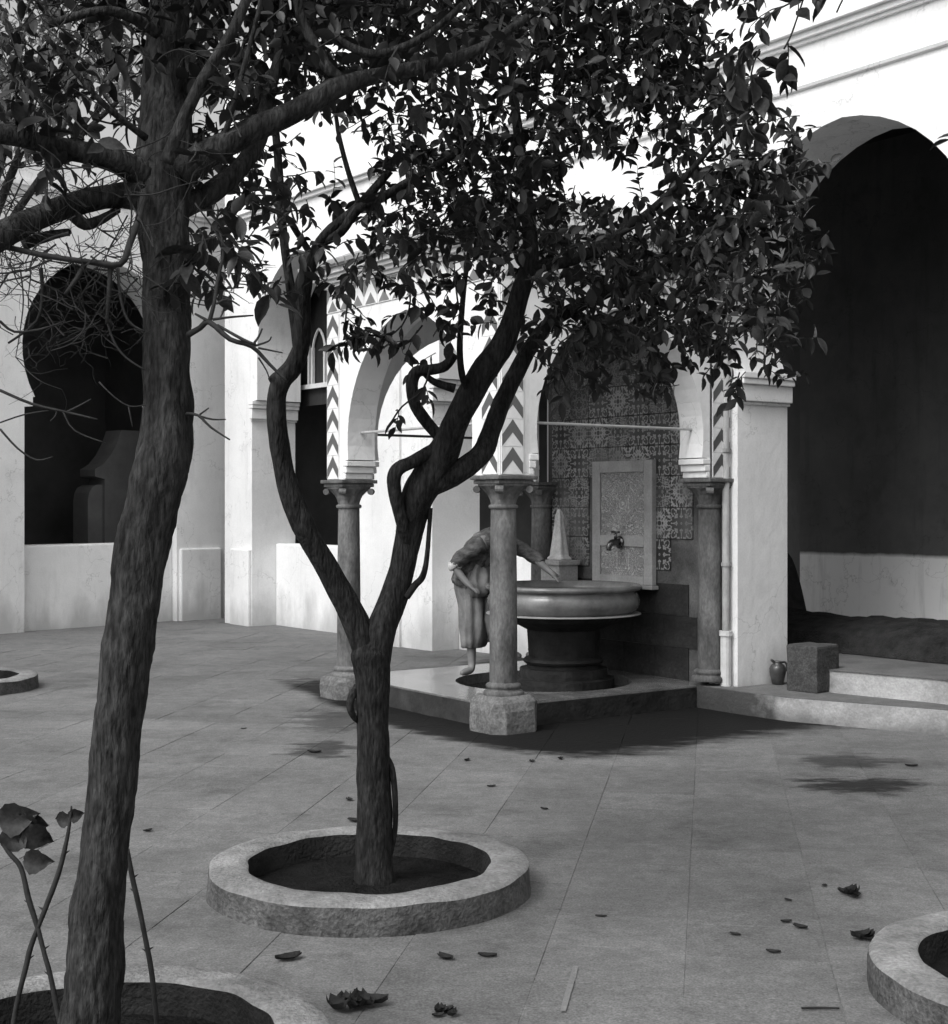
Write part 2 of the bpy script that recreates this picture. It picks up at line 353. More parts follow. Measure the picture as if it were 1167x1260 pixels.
def low_wall(root, x0, x1, y0, y1, zt, m):
    bm = bmesh.new()
    n = 14; tops = []
    box(bm, x0, x1, y0, y1, -0.05, zt, 0.02)
    return obj('parapet', bm, m, root)
# ---- back wing (two arches beside the pavilion) : x into the wall, y along it towards the far corner
wr = empty('arcade_wing', (WRp.x, WRp.y, 0), math.atan2(WRn.y, WRn.x))
tag(wr, 'white back wing with pointed arches behind the pavilion, walls meeting at the corner', 'building')
TH = 0.66; JL, JR = 5.09, 2.75; JL2, JR2 = 1.03, -1.29; ZS = 2.99
def opening(jl, jr, w, z0, c, zs):
    cy = (jl+jr)/2; pr = arch_profile(cy, w, z0, c, z0)
    return [(jl, -0.05), (jl, zs), (cy+w, zs)] + pr + [(cy-w, zs), (jr, zs), (jr, -0.05)]
bm = bmesh.new()
pts = [(5.85, 7.6), (5.85, -0.05)] + opening(JL, JR, 1.03, 3.6, 0.21, ZS) + opening(JL2, JR2, 1.03, 3.6, 0.21, ZS) + [(-1.78, -0.05), (-1.78, 7.6)]
prism(bm, pts, 0.0, TH); obj('wall', bm, M_PLASTER, wr)
for yj, sg in ((JL,-1),(JR,1),(JL2,-1),(JR2,1)): impost(wr, 0.0, TH, yj, sg, 2.72, 2.985, M_PLASTER, 0.10)
low_wall(wr, 0.36, TH-0.02, JR+.002, JL-.002, 1.09, M_PLASTER)
low_wall(wr, 0.36, TH-0.02, JR2+.002, JL2-.002, 1.07, M_PLASTER)
cornice('cornice', wr, 0.0, -1.78, 5.7, 5.42, M_PLASTER)
bm = bmesh.new(); box(bm, -0.035, 0.02, 1.62, 1.96, -0.02, 5.41, 0.01); obj('pilaster', bm, M_PLASTER, wr)
bm = bmesh.new(); box(bm, -0.05, 0.02, 5.1, 5.62, -0.02, 1.02, 0.02); obj('pilaster_base', bm, M_PLASTER, wr)
# gallery behind it
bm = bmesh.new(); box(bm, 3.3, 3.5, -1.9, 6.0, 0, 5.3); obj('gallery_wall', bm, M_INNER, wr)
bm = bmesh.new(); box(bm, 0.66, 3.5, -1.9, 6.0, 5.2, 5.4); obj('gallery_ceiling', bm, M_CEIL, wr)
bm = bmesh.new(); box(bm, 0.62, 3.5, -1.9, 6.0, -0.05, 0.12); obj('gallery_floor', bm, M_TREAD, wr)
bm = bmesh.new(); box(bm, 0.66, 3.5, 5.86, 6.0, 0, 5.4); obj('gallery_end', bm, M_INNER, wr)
# timber fanlight seen in the far arch
fl = bmesh.new(); xg = 0.75
box(fl, xg, xg+.06, JR-.02, JL+.02, 3.17, 3.23)
for y in np.arange(JR+0.15, JL, 0.40):
    for (ya, yb) in ((y, y+.035), (y+.31, y+.345)): box(fl, xg+.01, xg+.05, ya, yb, 3.2, 3.72)
    pr = [(y+.1725+dy, 3.72+dz) for dy, dz in ((.155,0),(.12,.1),(.06,.19),(0,.235),(-.06,.19),(-.12,.1),(-.155,0))]
    tube(fl, [Vector((xg+.03, a, b_)) for a, b_ in pr], [0.018]*7, 6, sub=2)
fan = obj('fanlight', fl, M_WOODW, wr)
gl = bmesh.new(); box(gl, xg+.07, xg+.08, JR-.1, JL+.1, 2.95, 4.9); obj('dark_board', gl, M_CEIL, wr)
# ---- left wing
wleft = empty('arcade_wing', (WLp.x, WLp.y, 0), math.atan2(WLn.y, WLn.x))
tag(wleft, 'white left wing with one round horseshoe arch and low parapet behind bare twigs', 'building')
bm = bmesh.new()
cy = -1.16; pr = arch_profile(cy, 1.19, 3.62, 0.04, 2.98)
pts = [(6.5, 6.4), (6.5, -0.05), (0.0, -0.05), (0.0, 2.85), (-0.12, 2.86), (-0.12, 2.98)] + pr + [(-2.20, 2.98), (-2.20, 2.86), (-2.32, 2.85), (-2.32, -0.05), (-3.27, -0.05), (-3.27, 6.4)]
prism(bm, pts, 0.0, 0.62); obj('wall', bm, M_PLASTER, wleft)
low_wall(wleft, 0.10, 0.55, -2.318, -0.002, 1.09, M_PLASTER)
cornice('cornice', wleft, 0.0, -3.2, 6.5, 5.58, M_PLASTER)
bm = bmesh.new(); box(bm, -0.05, 0.02, -3.05, -2.36, -0.02, 1.0, 0.02); obj('pilaster_base', bm, M_PLASTER, wleft)
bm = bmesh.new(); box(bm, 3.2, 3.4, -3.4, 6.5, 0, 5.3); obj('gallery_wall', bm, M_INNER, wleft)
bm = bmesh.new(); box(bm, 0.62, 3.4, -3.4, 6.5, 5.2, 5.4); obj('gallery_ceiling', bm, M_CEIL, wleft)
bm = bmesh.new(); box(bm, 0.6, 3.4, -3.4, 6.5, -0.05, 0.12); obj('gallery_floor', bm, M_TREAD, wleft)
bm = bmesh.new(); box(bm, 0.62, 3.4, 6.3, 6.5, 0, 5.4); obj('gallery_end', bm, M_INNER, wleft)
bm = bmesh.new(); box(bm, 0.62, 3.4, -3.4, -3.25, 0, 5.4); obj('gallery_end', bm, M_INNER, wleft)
bm = bmesh.new()
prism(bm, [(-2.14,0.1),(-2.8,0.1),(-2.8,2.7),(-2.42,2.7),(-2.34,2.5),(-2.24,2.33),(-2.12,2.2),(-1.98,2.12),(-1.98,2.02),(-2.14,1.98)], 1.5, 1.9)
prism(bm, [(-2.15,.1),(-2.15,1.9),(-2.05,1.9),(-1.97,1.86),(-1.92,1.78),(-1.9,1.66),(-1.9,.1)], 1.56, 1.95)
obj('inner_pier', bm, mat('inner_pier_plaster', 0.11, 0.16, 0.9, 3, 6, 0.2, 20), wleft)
# ---- right wing : part of the pavilion's own wall line (frame of the pavilion)
wn_ = empty('arcade_wing', (KM.x, KM.y, 0), KROT)
tag(wn_, 'white right wing with tall dark pointed archway above two steps', 'building')
XF, XB = 2.14, 2.71; YJ = -0.215; YC = YJ - 1.04; YJ2 = YC - 1.04
pr = arch_profile(YC, 1.172, 3.18, 0.08, 2.66)
bm = bmesh.new()
pts = [(2.20, 6.6), (2.20, 0.1), (YJ, 0.1), (YJ, 2.66)] + pr + [(YJ2, 2.66), (YJ2, 0.1), (-6.2, 0.1), (-6.2, 6.6)]
prism(bm, pts, XF, XB); obj('wall', bm, M_PLASTER, wn_)
for yj, sg in ((YJ,-1),(YJ2,1)): impost(wn_, XF+.03, XB, yj, sg, 2.40, 2.655, M_PLASTER, 0.085)
bm = bmesh.new()
tube(bm, [Vector((XF-.005, y, 4.74)) for y in (2.1, 0, -2, -6)], [.03]*4, 8, sub=1); obj('string_course', bm, M_PLASTER, wn_)
cornice('cornice', wn_, XF, -6.2, 2.2, 5.05, M_PLASTER, ((0.03,0.03),(0.06,0.05),(0.10,0.05)))
# its gallery
XG = 5.35
def notch_box(name, m, x0, x1, y0, y1, z0, z1):
    bm = bmesh.new(); box(bm, x0, x1, y0, y1, z0, z1); return obj(name, bm, m, wn_)
# back wall colour stands in for light: sunlit band below, shade above
notch_box('gallery_wall', M_GALSUN, XG, XG+.2, -6.2, 2.0, 0.0, 5.3)
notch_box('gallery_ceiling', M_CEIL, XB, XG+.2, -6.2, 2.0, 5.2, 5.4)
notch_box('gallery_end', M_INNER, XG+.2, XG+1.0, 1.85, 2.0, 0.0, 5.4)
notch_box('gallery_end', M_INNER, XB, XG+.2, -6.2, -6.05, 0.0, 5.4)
notch_box('gallery_floor', M_TREAD, XB, XG+.05, -6.1, 1.9, -0.1, 0.335)
# steps
bm = bmesh.new(); prism_z(bm, [(2.70,-0.23),(2.46,-0.86),(2.64,-1.6),(2.70,-2.29),(2.72,-2.29),(2.72,-0.23)], 0.0, 0.34)
obj('upper_step', bm, M_STEP, wn_)
bm = bmesh.new(); prism_z(bm, [(2.45,-0.866),(2.628,-1.6),(2.69,-2.29),(2.72,-2.29),(2.72,-0.25)], 0.341, 0.346); obj('step_tread', bm, M_TREAD, wn_)
STEP1 = [(2.13,0.04),(1.93,0.03),(1.93,-0.45),(1.96,-0.90),(2.13,-1.33),(2.36,-1.94),(2.46,-2.29),(2.72,-2.29),(2.72,-0.23),(2.13,-0.23)]
bm = bmesh.new(); prism_z(bm, STEP1, -0.05, 0.17); obj('lower_step', bm, M_STEP, wn_)
bm = bmesh.new(); prism_z(bm, [(2.12,0.03),(1.94,0.02),(1.94,-0.45),(1.97,-0.90),(2.14,-1.33),(2.37,-1.94),(2.47,-2.28),(2.6,-2.28),(2.6,-1.7),(2.44,-0.9),(2.7,-0.25),(2.12,-0.24)], 0.171, 0.175); obj('step_tread', bm, M_TREAD, wn_)
# water from the platform has soaked the end of the step next to the pavilion
n = M_STEP.node_tree.nodes; l = M_STEP.node_tree.links; b = n['Principled BSDF']; old = b.inputs['Base Color'].links[0].from_socket
tc = n.new('ShaderNodeTexCoord'); sp = n.new('ShaderNodeSeparateXYZ'); l.new(tc.outputs['Object'], sp.inputs[0])
nz = n.new('ShaderNodeTexNoise'); nz.inputs['Scale'].default_value = 6; nz.inputs['Detail'].default_value = 10; l.new(tc.outputs['Object'], nz.inputs[0])
yv = math_node(n, 'ADD', sp.outputs[1], math_node(n, 'MULTIPLY', math_node(n, 'ADD', nz.outputs[0], -.5), .9))
mr = n.new('ShaderNodeMapRange'); mr.inputs[1].default_value = -.95; mr.inputs[2].default_value = -.55; mr.inputs[3].default_value = 0; mr.inputs[4].default_value = .92; l.new(yv, mr.inputs[0])
mx = n.new('ShaderNodeMix'); mx.data_type = 'RGBA'; l.new(mr.outputs[0], mx.inputs[0]); l.new(old, mx.inputs[6]); mx.inputs[7].default_value = (.03,.03,.03,1); l.new(mx.outputs[2], b.inputs['Base Color'])
# ================================================================== fountain pavilion
YL = 2.17; XR = 2.05; ZA = 1.815
def column(x, y, zb, hp, plinth=True):
    """column > plinth, base, capital; zb floor level"""
    sh = bmesh.new(); z0 = zb+hp+0.085
    prof = [(0.098,z0-.01),(0.100,z0),(0.099,z0+.3),(0.097,z0+.7),(0.090,1.575),(0.089,1.585)]
    r = lathe(sh, prof, 28, x, y, 0.002, x*3+y); cap(sh, r[0][::-1]); cap(sh, r[-1])
    col = obj('column', sh, M_STONE, pav, smooth=True)
    cp = bmesh.new()
    rg = lathe(cp, [(.088,1.575),(.104,1.58),(.108,1.592),(.104,1.604),(.090,1.609)], 24, x, y)
    n = 24; rings = []
    for k, (zz, rad, sq) in enumerate(((1.607,.089,0),(1.64,.093,.05),(1.68,.105,.25),(1.715,.128,.55),(1.74,.148,.8),(1.752,.150,.9))):
        ring = []
        for i in range(n):
            t = 2*math.pi*i/n + math.pi/n
            rs = rad/max(abs(math.cos(t)), abs(math.sin(t))); rr = rad*(1-sq)+rs*sq
            rr *= 1 + (0.05*math.cos(8*t) if 1 <= k <= 3 else 0)
            ring.append(cp.verts.new((x+rr*math.cos(t), y+rr*math.sin(t), zz)))
        rings.append(ring)
    for k in range(len(rings)-1):
        for i in range(n): cp.faces.new((rings[k][i], rings[k][(i+1)%n], rings[k+1][(i+1)%n], rings[k+1][i]))
    cap(cp, rings[-1])
    for sx in (-1,1):
        for sy in (-1,1):       # corner volutes
            c0 = Vector((x+sx*.135, y+sy*.135, 1.715)); tv = Vector((-sy*sx*sx, sx*sy*sy, 0)).normalized()
            tv = Vector((sx, -sy, 0)).normalized()
            tube(cp, [c0 - tv*.03, c0, c0 + tv*.03], [.026,.028,.026], 10, sub=1)
    obj('capital', cp, M_STONE, col, smooth=False)
    ab = bmesh.new(); box(ab, x-.155, x+.155, y-.155, y+.155, 1.753, 1.782, .008); box(ab, x-.175, x+.175, y-.175, y+.175, 1.783, ZA-.002, .008)
    obj('abacus', ab, M_STONE, col)
    bs = bmesh.new(); zq = zb+hp
    r = lathe(bs, [(.145,zq-.005),(.147,zq+.012),(.140,zq+.028),(.122,zq+.034),(.118,zq+.045),(.126,zq+.052),(.128,zq+.066),(.120,zq+.078),(.100,zq+.088)], 28, x, y, 0.003, y)
    cap(bs, r[-1]); obj('base', bs, M_STONE, col, smooth=True)
    if plinth:
        pb = bmesh.new(); hw = 0.19
        def octo(h, c): return [(x+h,y+c),(x+c,y+h),(x-c,y+h),(x-h,y+c),(x-h,y-c),(x-c,y-h),(x+c,y-h),(x+h,y-c)]
        lv = [(zb-0.02,octo(.205,.125)),(zb+hp*.62,octo(.205,.125)),(zb+hp*.84,octo(.188,.145)),(zb+hp,octo(.155,.12))]
        rr = [[pb.verts.new((px_,py_,z)) for px_,py_ in pl] for z, pl in lv]
        for k in range(3):
            for i in range(8): pb.faces.new((rr[k][i], rr[k][(i+1)%8], rr[k+1][(i+1)%8], rr[k+1][i]))
        cap(pb, rr[-1]); cap(pb, rr[0][::-1])
        bmesh.ops.subdivide_edges(pb, edges=pb.edges[:], cuts=3, use_grid_fill=True)
        for v in pb.verts:
            q = v.co.copy(); v.co += Vector((mnoise.noise(q*9), mnoise.noise(q*9+Vector((5,0,0))), 0.6*mnoise.noise(q*9+Vector((0,7,0)))))*0.007
        obj('plinth', pb, M_PLINTH, col)
    return col
column(0, 0, 0.0, 0.255); column(0, YL, 0.0, 0.175)
column(XR, 0, 0.17, 0.045, False); column(XR, YL, 0.17, 0.045, False)
# arch walls
T = 0.26; HZ = 3.42
def face_wall(axis, length, w, zc, c):
    """axis 'y': wall along y at x=0; axis 'x': along x at y=0.  outer face at -T/2"""
    cy = length/2; pr = arch_profile(cy, w, zc, c, ZA+.16)
    e = 0.13
    inner = pr[0][0]-cy
    pts = [(length+e, HZ), (length+e, ZA), (cy+inner+.055, ZA), (cy+inner+.055, ZA+.155), ] + pr + [(cy-inner-.055, ZA+.155), (cy-inner-.055, ZA), (-e, ZA), (-e, HZ)]
    return pts
def map_bm(bm, axis, off):
    for v in bm.verts:
        x, y, z = v.co
        if axis == 'y': v.co = (x+off, y, z)
        else: v.co = (y, x+off, z)
def imp2(axis, off, yj, sgn):
    bm = bmesh.new()
    for (za, zb_, p) in ((.002,.05,.012),(.052,.105,.032),(.107,.152,.055)):
        ya, yb = sorted((yj-sgn*.03, yj+sgn*p)); box(bm, -T/2-.002-p*.12, T/2+.002+p*.12, ya, yb, ZA+za, ZA+zb_, .008)
    map_bm(bm, axis, off); obj('impost', bm, M_KIOSK, pav)
def arch_face(axis, off, length, w, zc, c, full=True):
    bm = bmesh.new(); pts = face_wall(axis, length, w, zc, c)
    if not full: pts = [(y if not (y < 0 or y > length) else (0.131 if y < 0 else length-.131), z) for y, z in pts]
    prism(bm, pts, -T/2, T/2); map_bm(bm, axis, off); obj('arch_wall', bm, M_KIOSK, pav)
    inner = pts and (arch_profile(length/2, w, zc, c, ZA+.16)[0][0]-length/2)+.055
    imp2(axis, off, length/2+inner, -1); imp2(axis, off, length/2-inner, 1)
arch_face('y', 0.0, YL, 0.885, 2.12, 0.11)
arch_face('x', 0.0, XR, 0.825, 2.14, 0.12, False)
arch_face('x', YL, XR, 0.825, 2.14, 0.12, False)
# zigzag tiles
def zig_tile(name, dark, kind):
    bm = bmesh.new(); s = 0.1; t = 0.008
    # local: x right, z up, face at y=-t
    box(bm, -s+.0015, s-.0015, -t, 0.0, -s+.0015, s-.0015)
    for f in bm.faces: f.material_index = 0
    def poly(pts):
        f = bm.faces.new([bm.verts.new((x*s, -t-.0012, z*s)) for x, z in pts]); f.material_index = 1
    if kind == 'chevron':
        poly([(-.94,-.15),(0,.98),(0,.02),(-.94,-.98)]); poly([(0,.98),(.94,-.15),(.94,-.98),(0,.02)])
    else:
        poly([(-.8,-.92),(.8,-.92),(0,.0)]); poly([(-.97,.94),(-.97,-.3),(-.05,.94)]); poly([(.97,.94),(.05,.94),(.97,-.3)])
    bmesh.ops.recalc_face_normals(bm, faces=[f for f in bm.faces if f.material_index == 0])
    for f in bm.faces:
        if f.material_index == 1 and f.normal.y > 0: f.normal_flip()
    me = bpy.data.meshes.new(name); bm.to_mesh(me); bm.free(); me.materials.append(M_TILEW); me.materials.append(dark)
    return me
chev = zig_tile('chevron_tile', M_TILED, 'chevron'); tri = zig_tile('frieze_tile', M_TILEM, 'tri')
def place_tile(me, axis, along, z, s=1.0, flip=1):
    # outer faces look towards -x (axis y) or -y (axis x)
    if axis == 'y': loc = (-T/2-.001, along, z); rz = -math.pi/2
    else: loc = (along, -T/2-.001, z); rz = 0
    inst('tile', me, pav, loc, (0, 0, rz), (s, 1, s))
nz_ = 7; stp = (3.19-ZA-.004)/nz_
for k in range(nz_):
    z = ZA+.004+stp*(k+.5)
    for axis, al in (('y', YL+.13-.102), ('y', -.13+.108), ('x', -.13+.108), ('x', XR-.01)):
        place_tile(chev, axis, al, z, stp/0.2)
for axis, a0, a1 in (('y', -.13, YL+.13), ('x', -.13, XR+.06)):
    n = int((a1-a0)/.2); w = (a1-a0)/n
    for k in range(n): place_tile(tri, axis, a0+w*(k+.5), 3.305, w/.2*.985)
# cornice and roof
def ring_box(bm, d, z0, z1):
    prism_z(bm, [(-.13-d,-.13-d),(XR+.08,-.13-d),(XR+.08,YL+.13+d),(-.13-d,YL+.13+d)], z0, z1)
bm = bmesh.new()
for d, z0, z1 in ((.03,3.41,3.438),(.065,3.440,3.468),(.10,3.470,3.498),(.135,3.500,3.54)): ring_box(bm, d, z0, z1)
obj('cornice', bm, M_KIOSK, pav)
bm = bmesh.new()
e0 = .17; base = [(-.13-e0,-.13-e0),(XR+.08,-.13-e0),(XR+.08,YL+.13+e0),(-.13-e0,YL+.13+e0)]
bv = [bm.verts.new((x,y,3.541)) for x,y in base]; ap = [bm.verts.new((XR*.55,YL/2-.1,4.1)), bm.verts.new((XR+.08,YL/2-.1,4.1)), bm.verts.new((XR+.08,YL/2+.1,4.1)), bm.verts.new((XR*.55,YL/2+.1,4.1))]
for i in range(4): bm.faces.new((bv[i], bv[(i+1)%4], ap[(i+1)%4], ap[i]))
bm.faces.new(ap); bm.faces.new(bv[::-1])
roof = obj('roof', bm, M_ROOF, pav)
bm = bmesh.new()         # one pantile roll, shared
tube(bm, [Vector((0,0,0)), Vector((0,1,0))], [.035,.035], 6, sub=1)
roll = bpy.data.meshes.new('roof_tile'); bm.to_mesh(roll); bm.free(); roll.materials.append(M_ROOF)
for k in range(19):
    f = k/18; y0 = -.30 + f*(YL+.60); yt = YL/2 + (f-.5)*.2
    a = Vector((-.31, y0, 3.56)); b_ = Vector((XR*.55, yt, 4.11)); d = b_-a
    o = inst('roof_tile', roll, roof, a); o.rotation_euler = d.to_track_quat('Y','Z').to_euler(); o.scale = (1, d.length, 1)
    x0 = -.30 + f*(XR+.36); xt = XR*.55 + f*(XR*.45)
    a = Vector((x0, -.31, 3.56)); b_ = Vector((xt, YL/2-.1, 4.11)); d = b_-a
    o = inst('roof_tile', roll, roof, a); o.rotation_euler = d.to_track_quat('Y','Z').to_euler(); o.scale = (1, d.length, 1)
# tie rods
for pts, m in (([(0,.06,2.2),(0,YL-.06,2.2)], M_GALV), ([(.06,0,2.2),(XR-.02,0,2.2)], M_GALV), ([(.06,YL,2.2),(XR-.06,YL,2.2)], M_IRON)):
    bm = bmesh.new(); tube(bm, [Vector(p) for p in pts], [.011,.011], 8, sub=1)
    obj('tie_rod', bm, m, pav)
# tiled back wall
XT = 2.115
bm = bmesh.new(); box(bm, XT, XF-.002, .10, YL-.02, 0.12, 3.42); 
tw = obj('tiled_wall', bm, None or mat('stained_render', 0.03, 0.13, 0.75, 3.0, 9, 0.35, 25, speck=.2), pav)
def faience(name, seed, sc_, lo, hi):
    m = bpy.data.materials.new(name); m.use_nodes = True
    n = m.node_tree.nodes; l = m.node_tree.links; b = n['Principled BSDF']
    tc = n.new('ShaderNodeTexCoord'); ab = n.new('ShaderNodeVectorMath'); ab.operation = 'ABSOLUTE'; l.new(tc.outputs['Object'], ab.inputs[0])
    sp = n.new('ShaderNodeSeparateXYZ'); l.new(ab.outputs[0], sp.inputs[0])
    mxv = math_node(n, 'MAXIMUM', sp.outputs[0], sp.outputs[2]); mnv = math_node(n, 'MINIMUM', sp.outputs[0], sp.outputs[2])
    cb = n.new('ShaderNodeCombineXYZ'); l.new(mxv, cb.inputs[0]); l.new(mnv, cb.inputs[1]); cb.inputs[2].default_value = seed
    nz = n.new('ShaderNodeTexNoise'); nz.inputs['Scale'].default_value = sc_; nz.inputs['Detail'].default_value = 1.5; l.new(cb.outputs[0], nz.inputs[0])
    rp = n.new('ShaderNodeValToRGB'); cr = rp.color_ramp; cr.interpolation = 'LINEAR'
    cr.elements[0].position = 0.42; cr.elements[0].color = (lo,lo,lo,1); cr.elements[1].position = 0.47; cr.elements[1].color = (hi,hi,hi,1)
    e = cr.elements.new(0.53); e.color = (hi,hi,hi,1); e = cr.elements.new(0.57); e.color = (lo*1.6,lo*1.6,lo*1.6,1)
    l.new(nz.outputs[0], rp.inputs[0])
    gn = n.new('ShaderNodeNewGeometry'); n2 = n.new('ShaderNodeTexNoise'); n2.inputs['Scale'].default_value = 3; n2.inputs['Detail'].default_value = 8; l.new(gn.outputs['Position'], n2.inputs[0])
    mr = n.new('ShaderNodeMapRange'); mr.inputs[1].default_value=.4; mr.inputs[2].default_value=.65; mr.inputs[3].default_value = 0; mr.inputs[4].default_value = .75; l.new(n2.outputs[0], mr.inputs[0])
    mx = n.new('ShaderNodeMix'); mx.data_type='RGBA'; l.new(mr.outputs[0], mx.inputs[0]); l.new(rp.outputs[0], mx.inputs[6]); mx.inputs[7].default_value = (.10,.10,.10,1)
    l.new(mx.outputs[2], b.inputs['Base Color']); b.inputs['Roughness'].default_value = 0.28
    return m
TS = 0.262
tiles = []
for k, (sd, s_, lo, hi) in enumerate(((1.3, 22, .018, .32), (4.1, 27, .018, .28), (7.7, 32, .018, .28), (9.2, 26, .025, .18))):
    bm = bmesh.new(); box(bm, -TS/2+.002, TS/2-.002, -.012, 0, -TS/2+.002, TS/2-.002)
    top = [e for e in bm.edges if all(v.co.y < -.011 for v in e.verts)]
    bmesh.ops.bevel(bm, geom=top, offset=.003, segments=1, affect='EDGES')
    me = bpy.data.meshes.new('tile'); bm.to_mesh(me); bm.free(); me.materials.append(faience('faience_%d' % k, sd, s_, lo, hi)); tiles.append(me)
pat = [[0,1,2,0,1,0,3],[1,0,1,2,1,1,0],[0,2,0,1,0,2,1],[1,1,0,0,2,1,0],[0,1,1,2,0,0,1],[3,2,1,0,1,3,2],[3,3,2,3,3,2,3]]
for r in range(7):
    for c_ in range(7):
        y = .27 + TS*(c_+.5) - .02; z = 1.06 + TS*(r+.5)
        if r == 0 and c_ in (0,): continue
        if .70 < y < 1.44 and z < 1.97-TS*.45: continue       # marble panel stands here
        o = inst('tile', tiles[pat[r][c_]], tw, (XT-.001, y, z), (0, 0, -math.pi/2))
# plain stone slabs below the tiles
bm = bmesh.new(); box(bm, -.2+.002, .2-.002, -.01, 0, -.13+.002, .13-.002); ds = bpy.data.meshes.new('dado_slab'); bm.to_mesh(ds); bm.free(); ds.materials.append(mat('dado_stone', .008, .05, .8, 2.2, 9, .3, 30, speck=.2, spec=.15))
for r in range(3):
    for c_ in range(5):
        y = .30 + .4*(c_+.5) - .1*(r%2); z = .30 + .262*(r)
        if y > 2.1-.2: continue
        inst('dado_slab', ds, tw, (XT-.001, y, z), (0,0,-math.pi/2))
# marble panel
bm = bmesh.new(); y0, y1, z0, z1 = .68, 1.455, .93, 1.985; xf = XT-.062
mp_ = obj('marble_panel', (lambda b_: (box(b_, xf+.03, XT-.013, y0, y1, z0, z1, .004), b_)[1])(bm), mat('panel_marble', .22, .36, .5, 5, 8, .1, 40, speck=.1), pav)
MF = mp_.data.materials[0]
for (ya,yb,za,zb) in ((y0,y0+.105,z0,z1),(y1-.105,y1,z0,z1),(y0+.105,y1-.105,z1-.10,z1),(y0+.105,y1-.105,z0,z0+.07),(y0+.105,y1-.105,1.25,1.345)):
    bm = bmesh.new(); box(bm, xf, xf+.031, ya+.0005, yb-.0005, za, zb, .005); obj('panel_frame', bm, MF, mp_)
bm = bmesh.new(); box(bm, xf-.03, XT-.014, y0-.03, y1+.06, z0-.035, z0-.002, .006); obj('panel_sill', bm, MF, mp_)
def carved(name, seed, sc_, medallion):
    m = mat(name, .27, .40, .55, 6, 6, 0, speck=.1)
    n = m.node_tree.nodes; l = m.node_tree.links; b = n['Principled BSDF']
    tc = n.new('ShaderNodeTexCoord'); ab = n.new('ShaderNodeVectorMath'); ab.operation='ABSOLUTE'; l.new(tc.outputs['Object'], ab.inputs[0])
    mpn = n.new('ShaderNodeMapping'); mpn.inputs['Location'].default_value = (0,0,seed); l.new(ab.outputs[0], mpn.inputs[0])
    nz = n.new('ShaderNodeTexNoise'); nz.inputs['Scale'].default_value = sc_; nz.inputs['Detail'].default_value = 1; l.new(mpn.outputs[0], nz.inputs[0])
    pp = n.new('ShaderNodeMath'); pp.operation='PINGPONG'; pp.inputs[1].default_value=.06; l.new(nz.outputs[0], pp.inputs[0])
    h = math_node(n,'MULTIPLY',pp.outputs[0],16.0)
    if medallion:
        ln = n.new('ShaderNodeVectorMath'); ln.operation='LENGTH'; l.new(tc.outputs['Object'], ln.inputs[0])
        rg = math_node(n,'MULTIPLY',math_node(n,'ADD',math_node(n,'SINE',math_node(n,'MULTIPLY',ln.outputs['Value'],150.0)),1.0),.4)
        mk = n.new('ShaderNodeMapRange'); mk.inputs[1].default_value=.055; mk.inputs[2].default_value=.045; l.new(ln.outputs['Value'], mk.inputs[0])
        mx = n.new('ShaderNodeMix'); l.new(mk.outputs[0], mx.inputs[0]); l.new(h, mx.inputs[2]); l.new(rg, mx.inputs[3]); h = mx.outputs[0]
    oc = b.inputs['Base Color'].links[0].from_socket
    cm = n.new('ShaderNodeMapRange'); cm.inputs[1].default_value=0; cm.inputs[2].default_value=.8; cm.inputs[3].default_value=.78; cm.inputs[4].default_value=1.2; l.new(h, cm.inputs[0])  # relief shade of the carving put into the colour: recesses darker, ridges paler
    mm = n.new('ShaderNodeMix'); mm.data_type='RGBA'; mm.blend_type='MULTIPLY'; mm.inputs[0].default_value=1; l.new(oc, mm.inputs[6]); l.new(cm.outputs[0], mm.inputs[7]); l.new(mm.outputs[2], b.inputs['Base Color'])
    bp = n.new('ShaderNodeBump'); bp.inputs['Strength'].default_value=.8; bp.inputs['Distance'].default_value=.014; l.new(h, bp.inputs['Height']); l.new(bp.outputs[0], b.inputs['Normal'])
    return m
for (za, zb, nm, md) in ((1.345, z1-.10, 'carved_upper', True), (z0+.07, 1.25, 'carved_lower', False)):
    bm = bmesh.new(); hy = (y1-y0)/2-.106; hz_ = (zb-za)/2-.001
    box(bm, -.002, .012, -hy, hy, -hz_, hz_); o = obj('carved_panel', bm, carved(nm, 3.0, 17, md), mp_, loc=(xf+.018, (y0+y1)/2, (za+zb)/2))
# tap
bm = bmesh.new(); yt = 1.08; zt = 1.285
tube(bm, [(xf+.01,yt,zt),(xf-.05,yt,zt),(xf-.10,yt,zt-.005),(xf-.125,yt,zt-.03),(xf-.13,yt,zt-.07)], [.026,.03,.028,.024,.02], 10, sub=3)
tube(bm, [(xf-.055,yt,zt+.02),(xf-.055,yt,zt+.085)], [.014,.010], 8, sub=1)
tube(bm, [(xf-.055,yt-.045,zt+.088),(xf-.055,yt+.045,zt+.088)], [.010,.010], 8, sub=1)
r = lathe(bm, [(.001,0),(.05,0),(.055,.012),(.04,.02),(.001,.022)], 16)
for ring in r:
    for v in ring: v.co = Vector((xf-.001-v.co.z, yt+v.co.x, zt+v.co.y))
obj('tap', bm, mat('tap_brass', .08, .16, .25, 12, 4, .1, 40, metal=1.0), pav, smooth=True)
